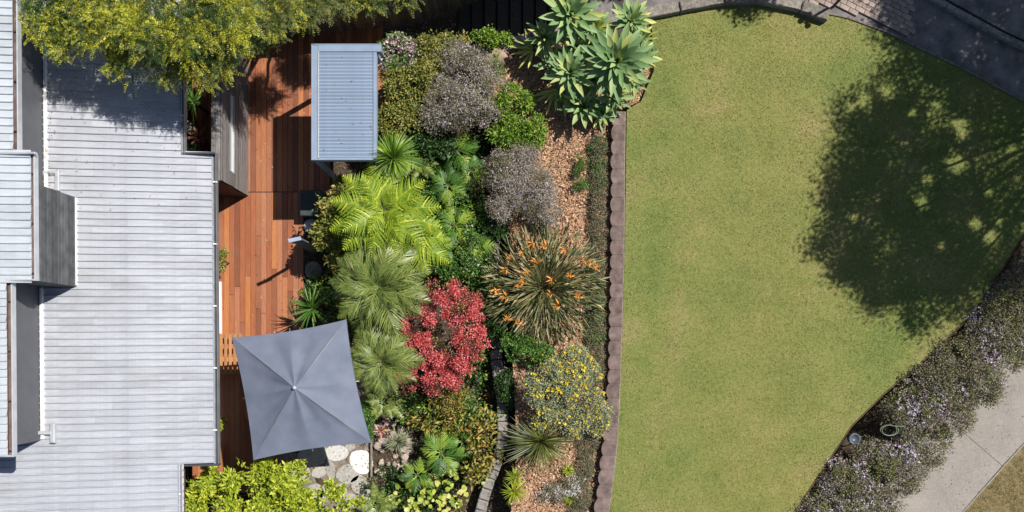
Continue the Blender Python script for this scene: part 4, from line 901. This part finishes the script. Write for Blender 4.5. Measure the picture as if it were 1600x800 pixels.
for i, (px, py, z, s, n, lb) in enumerate([(715, 238, .9, 1.0, 9, 'split leaf plant with light green fan above the dark cluster'), (700, 290, .9, .95, 9, 'split leaf plant between the lime fern and grey shrub'), (735, 268, .8, .9, 8, 'split leaf plant touching the grey lilac shrub'), (712, 352, .8, 1.05, 10, 'shaded split leaf plant right of the large fern'), (748, 385, .7, .8, 8, 'deep green split leaf plant by the stone wall top'), (688, 385, .9, .8, 8, 'split leaf plant above the red bush'), (765, 330, .6, .8, 7, 'small split leaf plant below the grey lilac shrub'), (690, 708, .8, 1.1, 8, 'bright green split leaf plant below the red bush'), (652, 742, .6, .85, 8, 'glossy split leaf plant beside the rubble bed'), (722, 690, .6, .8, 7, 'green split leaf plant among the autumn coloured leaves'), (640, 250, 1.1, .8, 7, 'split leaf plant behind the strappy rosette')]):
    fronds('split_leaf_plant', lb, 'leafy plant', px, py, z, -.06, 'split', [(k_*360/n+rnd.uniform(-14, 14), s*rnd.uniform(.85, 1.1), rnd.uniform(5, 30)) for k_ in range(n)], .03, 'split leaf plants in the lower bed')
for i, (px, py, z, s, lb) in enumerate([(590, 790, .5, .7, 'dark green fern at the bottom edge beside the lime bush'), (760, 470, .4, .7, 'shaded low fern between the red bush and stone wall'), (600, 628, .6, .7, 'drooping dull fern below the smaller palm'), (655, 255, .9, .6, 'low fern in shadow right of the strappy rosette'), (640, 640, .3, .6, 'low dark fern at the top of the rubble bed')]):
    fronds('low_fern', lb, 'fern', px, py, z, -.06, 'lowfern', [(k_*36+rnd.uniform(-10, 10), s*rnd.uniform(.8, 1.1), rnd.uniform(5, 25)) for k_ in range(10)], .03, 'low ferns in the lower bed')

# broad leaved yellow plants: separate leaves on stalks
def broad_leaf(seed):
    V = []; Fc = []; n = 6; Wn = [0.30, .44, .47, .40, .24, .02]
    V.append((0, 0, 0))
    for i in range(n): x = .0+.2*(i)+.02; z = .08*math.sin(i/5*math.pi)-.05*i/5; V += [(x-.1*(i == 0), -Wn[i], z+.1*Wn[i]), (x, 0, z-.03), (x-.1*(i == 0), Wn[i], z+.1*Wn[i])]
    for i in range(n-1):
        a = 1+i*3; Fc += [(a, a+3, a+4, a+1), (a+1, a+4, a+5, a+2)]
    return mesh('leaf', V, Fc, M['broad'], True)
BL = broad_leaf(0)
def broad(label, px, py, z, rpx, n, seed, s=.13):
    c = W(px, py, z); t = thing('broad_leaf_plant', label, 'leafy plant', (c[0], c[1], -.06), group='yellow green broad leaved plants at the bottom'); r = random.Random(seed); sm = MB()
    for i in range(n):
        a = r.uniform(0, 6.28); q = rpx*(H-z)/F*math.sqrt(r.random()); x, y = q*math.cos(a), q*math.sin(a); zz = z+.06+r.uniform(-.2, .12)-.15*q
        o = obj('leaf', BL, t, loc=(x, y, zz), rot=(r.uniform(-.5, .5), r.uniform(-.5, .6), a+r.uniform(-1, 1)), scale=s*r.uniform(.6, 1.25))
        sm.tube([(x*.2, y*.2, 0), (x*.7, y*.7, zz*.6), (x, y, zz)], [.008, .007, .005], 4, False)
    sm.obj('stalks', M['l_yellowgreen'], t, 'stuff'); return t
for i, (px, py, r, n, lb) in enumerate([(640, 775, 28, 34, 'yellow green broad leaved plant left at the bottom edge'), (690, 765, 28, 36, 'yellow green broad leaved plant in the middle of the bottom edge'), (735, 740, 26, 30, 'yellow green broad leaved plant beside the low stone wall'), (715, 795, 26, 30, 'yellow green broad leaved plant lowest by the stone wall'), (665, 800, 26, 26, 'yellow green broad leaved plant cut by the bottom edge')]): broad(lb, px, py, .55, r, n, 70+i)

# ------------------------------------------------------------------ shrubs
shrub('lime_bush', 'bright lime green leafy bush between the roof corner and paving', 'bush', [(335, 785, 1.5, 40, 42, .5), (395, 770, 1.7, 45, 50, .6), (450, 772, 1.8, 45, 50, .6), (505, 792, 1.5, 48, 38, .5), (548, 812, 1.3, 40, 32, .45), (300, 810, 1.4, 30, 30, .4), (420, 820, 1.7, 90, 45, .6), (465, 740, 1.5, 14, 26, .4), (400, 742, 1.5, 14, 26, .4), (320, 748, 1.5, 20, 22, .4)], -.1, 'l_lime', 980, 20, .055, .105, .05, 11, up=.9, lvar=.45, sub=9, subr=.26)
shrub('pink_flower_shrub', 'rounded shrub covered in pale pink flowers beside the pergola corner', 'flowering shrub', [(620, 86, 1.7, 30, 26, .4), (606, 100, 1.6, 18, 18, .3), (635, 100, 1.6, 18, 18, .3)], -.05, 'l_mid', 300, 22, .05, .07, .03, 12, extra=[('blossom', 'l_pink', 420, 16, .035, .045, .04, dict(shell=(.95, 1.12), up=1.0, spread=1))])
shrub('olive_shrub', 'yellow green shrub right of the pergola under the pink flowers', 'shrub', [(620, 140, 1.5, 30, 35, .5), (650, 120, 1.6, 30, 30, .5), (680, 85, 1.6, 28, 24, .5), (620, 185, 1.3, 28, 30, .5), (655, 170, 1.3, 25, 30, .4), (705, 68, 1.4, 22, 14, .3)], -.05, 'l_yellowgreen', 800, 22, .06, .075, .034, 13)
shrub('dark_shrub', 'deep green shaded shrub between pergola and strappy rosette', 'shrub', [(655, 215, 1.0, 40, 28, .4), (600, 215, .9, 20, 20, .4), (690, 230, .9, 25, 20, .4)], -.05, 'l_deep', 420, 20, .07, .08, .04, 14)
GR = dict(up=.4, spread=1.0, elong=(1, 1, .8), shell=(.5, 1.05))
def twiggy(name, label, spec, z0, seed, n, extra):
    t = shrub(name, label, 'shrub', spec, z0, 'l_heath', n, 20, .07, .055, .014, seed, extra=extra, twig='twig', **GR)
    cx, cy = t.location.x, t.location.y; rg = np.random.default_rng(seed); lb = lobes_px(spec, (cx, cy, z0)); mb = []
    for l in lb:
        m = int(60*l[3]/.5)
        for k_ in range(m):
            a = rg.uniform(0, 6.28); ln = rg.uniform(.5, 1.1); tip = np.array([l[0]+l[3]*ln*math.cos(a), l[1]+l[4]*ln*math.sin(a), l[2]+l[5]*rg.uniform(.2, 1.0)]); root = np.array([l[0]*.6, l[1]*.6, .3*l[2]]); midp = (root+tip)/2+rg.normal(size=3)*.05+[0, 0, .2]
            sd = np.array([-math.sin(a), math.cos(a), 0])*.005; mb.append((np.array([root-sd, root+sd, midp-sd, midp+sd, tip-sd*.3, tip+sd*.3]), np.array([[0, 1, 3], [0, 3, 2], [2, 3, 5], [2, 5, 4]])))
    obj('twigs', mesh('twigs', *merge(mb), M['twig']), t, 'stuff'); return t
twiggy('lilac_shrub', 'large grey lilac twiggy shrub in the middle of the upper garden', [(725, 130, 1.7, 45, 55, .6), (690, 175, 1.5, 34, 30, .5), (740, 175, 1.5, 38, 28, .5), (715, 95, 1.6, 28, 26, .5), (765, 130, 1.4, 26, 34, .4), (690, 145, 1.5, 28, 25, .5)], .1, 21, 900, [('fine_leaves', 'l_grey', 1100, 16, .06, .045, .016, GR), ('green_shoots', 'l_yellowgreen', 260, 10, .04, .04, .018, GR), ('blossom', 'l_mauve', 170, 9, .03, .034, .026, dict(shell=(.9, 1.1), up=1))])
twiggy('lilac_shrub', 'smaller grey twiggy shrub overhanging the mulch above the orange flowers', [(795, 275, 1.35, 38, 38, .45), (825, 300, 1.3, 38, 42, .45), (790, 320, 1.25, 26, 24, .4), (820, 250, 1.3, 26, 24, .4), (850, 330, 1.1, 22, 24, .3)], .5, 22, 520, [('fine_leaves', 'l_grey', 1100, 18, .06, .05, .014, GR), ('blossom', 'l_mauve', 70, 8, .025, .032, .024, dict(shell=(.9, 1.1), up=1))])
shrub('leafy_shrub', 'bright green leafy shrub between the lilac shrub and mulch', 'shrub', [(800, 170, 1.2, 28, 32, .4), (825, 205, 1.1, 26, 26, .35), (790, 210, 1.1, 24, 24, .35), (770, 110, 1.3, 14, 20, .3)], .5, 'l_leafy', 420, 20, .05, .085, .03, 23)
shrub('leafy_shrub', 'small bright green bush at the foot of the dark steps', 'shrub', [(760, 60, 1.2, 22, 12, .25), (785, 62, 1.1, 14, 9, .2)], .3, 'l_leafy', 130, 18, .04, .06, .035, 24)
shrub('leafy_shrub', 'golden leaved shrub on the left edge of the lime fern', 'shrub', [(520, 330, 1.5, 22, 34, .4), (545, 295, 1.5, 20, 14, .3), (512, 365, 1.4, 18, 20, .3), (535, 395, 1.2, 26, 20, .3)], -.05, 'l_yellowgreen', 240, 16, .06, .11, .05, 25)
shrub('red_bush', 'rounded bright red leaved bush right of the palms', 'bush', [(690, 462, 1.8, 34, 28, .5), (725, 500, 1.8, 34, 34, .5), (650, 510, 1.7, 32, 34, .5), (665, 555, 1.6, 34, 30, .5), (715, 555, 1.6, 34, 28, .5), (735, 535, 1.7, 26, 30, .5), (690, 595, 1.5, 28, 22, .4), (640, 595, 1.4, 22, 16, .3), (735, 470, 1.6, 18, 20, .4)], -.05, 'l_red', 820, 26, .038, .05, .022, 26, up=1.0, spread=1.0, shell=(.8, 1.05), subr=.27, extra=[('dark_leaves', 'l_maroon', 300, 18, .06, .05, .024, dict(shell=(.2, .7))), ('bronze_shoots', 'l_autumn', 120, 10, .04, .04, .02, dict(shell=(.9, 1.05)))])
shrub('bronze_shrub', 'bronze and pink tinged shrub under the red bush', 'shrub', [(715, 618, 1.0, 24, 16, .3), (690, 635, .8, 30, 14, .3)], -.05, 'l_autumn', 170, 16, .05, .05, .024, 27)
shrub('croton_shrub', 'yellow and bronze leaved plants beside the low stone wall', 'shrub', [(750, 665, .6, 24, 26, .3), (725, 650, .6, 24, 20, .3), (755, 700, .6, 22, 26, .3), (700, 665, .5, 22, 20, .3), (745, 730, .5, 18, 20, .25), (668, 655, .45, 24, 16, .25)], -.05, 'l_autumn', 170, 8, .08, .14, .055, 28, up=.8, spread=.9, sub=0, shell=(.5, 1.1))
shrub('yellow_daisy_shrub', 'silvery green shrub dotted with yellow flowers beside the edging', 'flowering shrub', [(855, 600, 1.2, 40, 34, .4), (900, 610, 1.2, 44, 42, .4), (895, 570, 1.15, 30, 26, .35), (925, 650, 1.1, 30, 28, .3), (850, 640, 1.15, 34, 28, .35), (890, 655, 1.1, 34, 26, .35)], .7, 'l_silver', 1300, 20, .05, .05, .022, 29, up=.8, spread=1.0, extra=[('flowers', 'l_yellow', 520, 5, .012, .05, .045, dict(shell=(1.0, 1.12), up=1.5, under=.1)), ('dry_shoots', 'l_heath', 300, 12, .05, .04, .02, GR)])
shrub('leafy_shrub', 'glossy green shrub between the orange flowered clump and yellow daisies', 'shrub', [(812, 540, 1.1, 26, 20, .3), (840, 552, 1.05, 22, 18, .3)], .7, 'l_mid', 200, 18, .045, .065, .03, 30, extra=[('flowers', 'l_yellow', 26, 5, .012, .04, .035, dict(shell=(1.0, 1.1), up=1.5))])
shrub('leafy_shrub', 'green shrub with white specks beside the wall above the red bush', 'shrub', [(740, 410, .7, 26, 22, .3), (755, 440, .6, 18, 20, .25), (745, 360, .8, 20, 20, .3)], -.05, 'l_mid', 260, 16, .05, .055, .026, 31, extra=[('flowers', 'l_white', 60, 5, .015, .035, .03, dict(shell=(.95, 1.1), up=1.2))])
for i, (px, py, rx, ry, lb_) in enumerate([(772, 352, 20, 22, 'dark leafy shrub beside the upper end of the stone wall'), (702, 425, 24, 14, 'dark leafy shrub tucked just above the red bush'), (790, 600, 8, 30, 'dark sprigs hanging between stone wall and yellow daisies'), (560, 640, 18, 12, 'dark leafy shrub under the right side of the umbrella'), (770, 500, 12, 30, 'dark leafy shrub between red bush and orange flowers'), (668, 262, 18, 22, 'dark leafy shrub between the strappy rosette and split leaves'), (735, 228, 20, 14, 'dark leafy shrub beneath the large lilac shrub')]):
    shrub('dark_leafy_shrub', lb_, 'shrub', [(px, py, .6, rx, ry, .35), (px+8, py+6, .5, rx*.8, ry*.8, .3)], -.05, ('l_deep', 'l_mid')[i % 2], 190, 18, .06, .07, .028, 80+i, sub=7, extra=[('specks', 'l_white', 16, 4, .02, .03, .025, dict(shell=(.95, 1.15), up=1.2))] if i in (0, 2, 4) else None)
shrub('silver_plant', 'silvery white low plant on the mulch near the bottom', 'plant', [(885, 762, .88, 22, 14, .12), (862, 772, .86, 22, 16, .12), (900, 752, .88, 14, 12, .1)], .72, 'l_white', 110, 12, .035, .045, .022, 32, extra=[('dark_leaves', 'l_heath', 160, 12, .05, .04, .02, {})])
shrub('low_green_plant', 'narrow low blue green plant on the mulch beside the heath strip', 'plant', [(905, 250, .9, 9, 14, .14), (906, 275, .9, 10, 16, .14), (908, 295, .86, 14, 9, .12)], .72, 'l_mid', 150, 14, .03, .04, .014, 33)
shrub('courtyard_shrub', 'small pale green plant against the house wall by the deck', 'plant', [(348, 408, .5, 10, 18, .2)], 0, 'l_yellowgreen', 60, 16, .04, .05, .028, 34)
shrub('courtyard_shrub', 'bright green sprig in the shade beside the house under the eave', 'plant', [(345, 662, .4, 7, 12, .2)], 0, 'l_lime', 40, 14, .03, .05, .028, 35)
shrub('courtyard_shrub', 'white and pink flowering plant in the dark courtyard notch', 'plant', [(297, 205, .5, 8, 12, .15), (300, 228, .4, 12, 8, .15)], -.3, 'l_white', 40, 9, .03, .045, .03, 36, extra=[('leaves', 'l_deep', 60, 12, .05, .06, .03, {})])
shrub('low_hedge_plant', 'strip of dark green foliage beside the patio umbrella corner', 'plant', [(576, 660, .3, 7, 28, .2)], -.05, 'l_mid', 110, 14, .03, .045, .02, 37)
# heath ground cover beside the edging
sp = [(934, 230+i*26, .82, 13, 17, .14) for i in range(8)]+[(930, 440+i*28, .82, 15, 18, .13) for i in range(6)]+[(925, 600, .8, 10, 20, .1), (918, 690, .82, 16, 22, .13), (914, 730, .82, 15, 22, .13), (908, 775, .82, 15, 24, .13), (900, 815, .82, 15, 24, .13)]
b = W(930, 500, .72); hg = thing('heath_ground_cover', 'dark grey green heath strip growing along the scalloped edging', 'ground cover', b)
stuff('foliage', crown(41, lobes_px(sp, b), 2100, 18, .04, .045, .014, up=.5, spread=1), 'l_heath', hg)
stuff('green_shoots', crown(42, lobes_px(sp[:3]+sp[8:12], b), 330, 14, .04, .045, .016, up=.5, spread=1), 'l_mid', hg)
# filler ground foliage in the deep shade of the lower bed
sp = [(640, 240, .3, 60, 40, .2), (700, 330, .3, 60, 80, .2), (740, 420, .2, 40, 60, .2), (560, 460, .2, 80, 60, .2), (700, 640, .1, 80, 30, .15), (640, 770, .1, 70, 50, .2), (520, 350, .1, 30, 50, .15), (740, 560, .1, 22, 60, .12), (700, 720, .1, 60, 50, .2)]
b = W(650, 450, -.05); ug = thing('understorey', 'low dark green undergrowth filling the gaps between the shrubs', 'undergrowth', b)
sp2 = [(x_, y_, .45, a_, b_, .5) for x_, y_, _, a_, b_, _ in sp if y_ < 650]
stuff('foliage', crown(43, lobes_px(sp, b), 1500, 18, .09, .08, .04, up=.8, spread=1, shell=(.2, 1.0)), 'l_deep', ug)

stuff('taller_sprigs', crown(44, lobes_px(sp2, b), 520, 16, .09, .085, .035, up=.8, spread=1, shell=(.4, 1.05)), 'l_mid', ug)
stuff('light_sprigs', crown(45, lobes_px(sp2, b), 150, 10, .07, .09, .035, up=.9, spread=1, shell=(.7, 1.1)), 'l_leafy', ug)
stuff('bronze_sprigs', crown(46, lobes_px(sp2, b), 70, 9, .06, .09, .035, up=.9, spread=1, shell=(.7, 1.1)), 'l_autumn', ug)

# flowering hedge on the right
hp = []
for cx, cy, r in [(1275, 810, 40), (1320, 770, 46), (1365, 735, 46), (1330, 815, 38), (1380, 790, 22), (1398, 722, 44), (1440, 690, 38), (1440, 620, 50), (1480, 650, 36), (1500, 580, 56), (1530, 600, 33), (1548, 530, 54), (1580, 480, 56), (1592, 545, 22), (1640, 440, 55), (1640, 480, 30), (1300, 735, 22), (1410, 640, 30), (1415, 755, 16), (1352, 840, 30)]:
    hp.append((cx, cy, .75, r, r, .55))
b = W(1450, 690, -.05); hd = thing('flowering_hedge', 'wide grey green hedge speckled with mauve and white flowers along the footpath', 'hedge', (b[0], b[1], -.1))
lb = lobes_px(hp, (b[0], b[1], -.1)); kw = dict(up=.5, spread=1.0, shell=(.7, 1.05), sub=12)
stuff('foliage', crown(51, lb, 3600, 20, .07, .06, .022, **kw), 'l_heath', hd); stuff('purple_shoots', crown(55, lb, 900, 10, .06, .05, .02, **kw), 'l_plum', hd); stuff('green_leaves', crown(52, lb, 1300, 14, .06, .06, .026, **kw), 'l_olive', hd)
stuff('fine_leaves', crown(54, lb, 1500, 12, .06, .05, .016, **kw), 'l_grey', hd)
stuff('flowers', crown(53, lb, 1900, 5, .02, .034, .03, up=1.2, spread=1.2, shell=(.95, 1.12), under=.1, sub=6, subr=.3), 'l_mauve', hd)
mb = MB()
for l in lb:
    for _ in range(5): q = rnd.uniform(0, 6.28); mb.tube([(l[0], l[1], 0), (l[0]+.1*math.cos(q), l[1]+.1*math.sin(q), .4), (l[0]+l[3]*.7*math.cos(q), l[1]+l[3]*.7*math.sin(q), .95)], [.02, .012, .005], 4)
mb.obj('stems', M['twig'], hd, 'stuff')
struct(rough_bed('hedge_soil', [(1200, 870), (1243, 802), (1333, 668), (1383, 618), (1448, 563), (1523, 493), (1603, 368), (1720, 200), (1800, 420), (1640, 470), (1545, 570), (1475, 650), (1400, 735), (1290, 870)], -.02, 'earth', .4, .03, 9))

# ------------------------------------------------------------------ trees
def limb(mb, a, b, r0, r1, sag, rg, n=5):
    a, b = Vector(a), Vector(b); P = []
    for i in range(n+1):
        t = i/n; p = a.lerp(b, t)+Vector((rg.uniform(-.08, .08), rg.uniform(-.08, .08), sag*math.sin(math.pi*t))); P.append(p if 0 < i < n else (a if i == 0 else b))
    mb.tube(P, [r0+(r1-r0)*i/n for i in range(n+1)], 6)
def tree(name, label, base, lobes, trunk_r, seed, mats, clumps, per, cr, L, Wd, fork=.45, group=None, holes=(), feather=False, **kw):
    t = thing(name, label, 'tree', base, group=group); rg = random.Random(seed); lb = [(x-base[0], y-base[1], z-base[2], a, b_, c_) for x, y, z, a, b_, c_ in lobes]
    cz = sum(l[2] for l in lb)/len(lb); cx = sum(l[0] for l in lb)/len(lb); cy = sum(l[1] for l in lb)/len(lb); fk = Vector((cx*.3, cy*.3, cz*fork))
    mb = MB(); limb(mb, (0, 0, -.3), fk, trunk_r, trunk_r*.7, 0, rg); mb.obj('trunk', M['bark'], t, smooth=True)
    mb = MB()
    for l in lb:
        limb(mb, fk, (l[0], l[1], l[2]), trunk_r*.45, .025, .15, rg)
        for _ in range(6 if trunk_r > .155 or feather else 2): q = Vector((rg.gauss(0, 1), rg.gauss(0, 1), rg.uniform(-.1, 1))).normalized(); limb(mb, (l[0], l[1], l[2]), (l[0]+q.x*l[3]*.85, l[1]+q.y*l[4]*.85, l[2]+q.z*l[5]*.8), .022, .006, .03, rg, 3)
    mb.obj('limbs', M['bark'], t, 'stuff')
    for i, (m, f) in enumerate(mats):
        VF = sprays(seed+i, lb, int(clumps*f), subr=.28, sub=14) if feather else crown(seed+i, lb, int(clumps*f), per, cr, L, Wd, **kw)
        if len(holes):       # leaves cut out along the sun's rays to put dapples on the lawn
            Vv, Fv = VF; C_ = Vv.reshape(-1, 4, 3)[:, 0]+np.array(base); g_ = C_-np.array(SUN)*((C_[:, 2:3]-.9)/SUN.z); rg2 = np.random.default_rng(seed+i); kp = np.ones(len(C_), bool)
            for hx, hy, hr in holes:
                w3 = W(hx, hy, .9); dd = np.hypot(g_[:, 0]-w3[0], g_[:, 1]-w3[1])/(hr*.0162); kp &= rg2.random(len(C_)) > np.clip(1.5-dd, 0, .97)
            Vk = Vv.reshape(-1, 4, 3)[kp].reshape(-1, 3); nb = np.arange(kp.sum())[:, None]*4; VF = (Vk, np.concatenate([nb+np.array([0, 2, 1]), nb+np.array([0, 3, 2])], 1).reshape(-1, 3))
        stuff('crown', VF, m, t)
    return t
def LW(px, py, z, rx, rz=None):
    x, y, _ = W(px, py, z); k_ = (H-z)/F; return (x, y, z, rx*k_, rx*k_, (rz or rx*k_*.6))
FE = dict(up=.8, out=1.0, spread=.6, elong=(1, 1, .5), shell=(.6, 1.15), sub=12, subr=.33, under=-.2)
L1 = [LW(70, 20, 4.7, 36), LW(110, 55, 4.5, 36), LW(160, 30, 4.9, 48), LW(200, 88, 4.4, 34), LW(235, 40, 5.0, 50), LW(262, 95, 4.3, 34), LW(300, 50, 4.9, 48), LW(318, 95, 4.3, 36), LW(355, 30, 4.9, 44), LW(345, 88, 4.3, 30), LW(130, -30, 5.0, 50), LW(225, -55, 5.2, 50), LW(320, -40, 5.0, 50)]
tree('feathery_tree', 'feathery golden green tree overhanging the house roof at the top left', (*W(225, -60, 0)[:2], 0), L1, .16, 101, [('l_gold', .62), ('l_olive', .2), ('l_deep', .25)], 5200, 34, .085, .058, .02, feather=True)
L2 = [LW(430, 18, 3.9, 38), LW(395, 45, 3.7, 26), LW(480, 8, 3.0, 32), LW(530, -4, 2.4, 24, .3), LW(580, -6, 2.35, 22, .3), LW(430, -30, 3.6, 40), LW(520, -40, 2.6, 26, .3), (LW(415, 62, 3.0, 16)), LW(630, -12, 2.3, 20, .3)]
tree('olive_tree', 'duller olive green tree above the fence between roof and pergola', (*W(470, -60, 0)[:2], 0), L2, .13, 121, [('l_olive', .7), ('l_gold', .25), ('l_deep', .2)], 2900, 26, .08, .07, .026, feather=True)
# trees standing just outside the picture, whose shade falls into it
def SH(px, py, z, r, zg=.9, rz=None):
    """crown lobe at height z whose shadow falls on the photo point (px, py) of the ground"""
    g = Vector(W(px, py, zg)); p = g+SUN*((z-zg)/SUN.z); return (p.x, p.y, p.z, r, r, rz or r*.7)
HOLES = [(1425, 85, 9), (1385, 142, 16), (1350, 158, 14), (1330, 168, 9), (1500, 195, 15), (1505, 212, 10), (1495, 256, 16), (1425, 176, 7), (1450, 280, 9), (1440, 315, 12), (1525, 350, 14), (1548, 370, 15), (1560, 345, 8), (1590, 158, 12), (1335, 340, 7), (1580, 235, 8), (1410, 225, 5), (1470, 385, 7), (1545, 300, 9)]  # lawn points where sun dapples are made to land
BT = [SH(1400, 250, 7.2, 1.7), SH(1350, 305, 6.6, .95), SH(1330, 380, 6.6, .85), SH(1400, 400, 7.0, 1.25), SH(1480, 330, 7.6, 1.55), SH(1450, 470, 6.6, .7), SH(1545, 260, 7.4, 1.35), SH(1470, 180, 7.2, 1.2), SH(1405, 150, 6.6, .7), SH(1560, 400, 7.4, 1.1), SH(1500, 450, 6.8, .85), SH(1620, 330, 7.5, 1.4), SH(1415, 90, 6.8, .55), SH(1550, 150, 7.0, 1.1)]
big = dict(up=.6, spread=.9, shell=(.35, 1.0), under=-.9, elong=(1, 1, .8), sub=9, subr=.45)
tb_ = tree('shade_tree', 'large broad tree outside the picture whose shade covers the lawn', (*W(1790, 130, 0)[:2], -.1), BT, .13, 141, [('l_shade', 1.0)], 3000, 36, .18, .085, .048, holes=HOLES, **big)
DT = [SH(1440, 30, 7.0, 1.0), SH(1500, 60, 7.0, 1.0), SH(1560, 100, 7.0, 1.0), SH(1480, -20, 7.2, 1.2), SH(1560, 10, 7.2, 1.2), SH(1640, 60, 7.2, 1.3), SH(1640, -30, 7.2, 1.3), SH(1640, 160, 7.0, 1.0), SH(1420, -30, 6.6, .8)]
tree('shade_tree', 'second broad tree outside the picture whose shade darkens the driveway', (*W(1720, -160, 0)[:2], -.1), DT, .15, 151, [('l_mid', 1.0)], 1500, 32, .18, .11, .06, **big)
TT = [SH(700, 5, 5.5, .7, .2), SH(745, -10, 5.6, .9, .4), SH(800, -10, 5.6, .95, .4), SH(855, -25, 5.6, .85, .6), SH(920, -40, 5.6, .8, .7), SH(620, 25, 5.2, .5, 0), SH(670, 20, 5.2, .5, 0), SH(760, 35, 5.4, .35, .3), SH(820, 20, 5.4, .4, .4), SH(1160, -10, 5.6, .5, .9)]
TT = [t_ for t_ in TT]
tree('shade_tree', 'third tree outside the picture whose shade falls on the steps and fence', (*W(860, -260, 0)[:2], -.1), TT, .2, 161, [('l_mid', 1.0)], 1500, 24, .14, .12, .07, **big)

# fallen leaves and twigs
def scatter(name, label, cat, seed, boxes, L, mat='l_litter'):
    rng = np.random.default_rng(seed); P = []
    for (x0, x1, y0, y1, zf, n) in boxes:
        for _ in range(n):
            px = rng.uniform(x0, x1); py = rng.uniform(y0, y1); x, y, z = W(px, py, zf if not callable(zf) else zf(px)); P.append((x, y, z+.012))
    P = np.array(P); n = len(P); D = rng.normal(size=(n, 3))*[1, 1, .12]; N = rng.normal(size=(n, 3))*.2+[0, 0, 1]; o = obj(name, mesh(name, *kites(P, D, N, L*rng.uniform(.6, 1.4, n), L*.4, .15), M[mat]), None, 'stuff'); tag(o, label, cat)
rz_ = lambda px: 2.8+(336-px)/69*.155+.03
scatter('roof_leaves', 'dry fallen leaves on the pale roof beneath the overhanging tree', 'fallen leaves', 91, [(75, 280, 90, 200, rz_, 130), (75, 330, 200, 330, rz_, 40), (72, 80, 130, 300, rz_, 40)], .05)
scatter('pergola_leaves', 'few dry leaves on the louvred pergola roof', 'fallen leaves', 95, [(500, 586, 84, 246, 2.59, 26)], .045)
scatter('deck_leaves', 'dry leaves scattered across the timber deck', 'fallen leaves', 92, [(390, 480, 90, 330, .0, 60), (345, 460, 340, 520, .0, 40), (440, 480, 380, 500, .0, 40)], .045)
scatter('lawn_leaves', 'a few brown fallen leaves on the lawn', 'fallen leaves', 93, [(1000, 1500, 60, 480, .925, 120), (980, 1250, 480, 800, .925, 50), (1300, 1500, 60, 450, .925, 60), (976, 1000, 180, 780, .93, 60)], .05)
scatter('path_debris', 'leaf and petal debris lying on the concrete footpath', 'leaf debris', 94, [(1440, 1600, 600, 800, .0, 120)], .045)
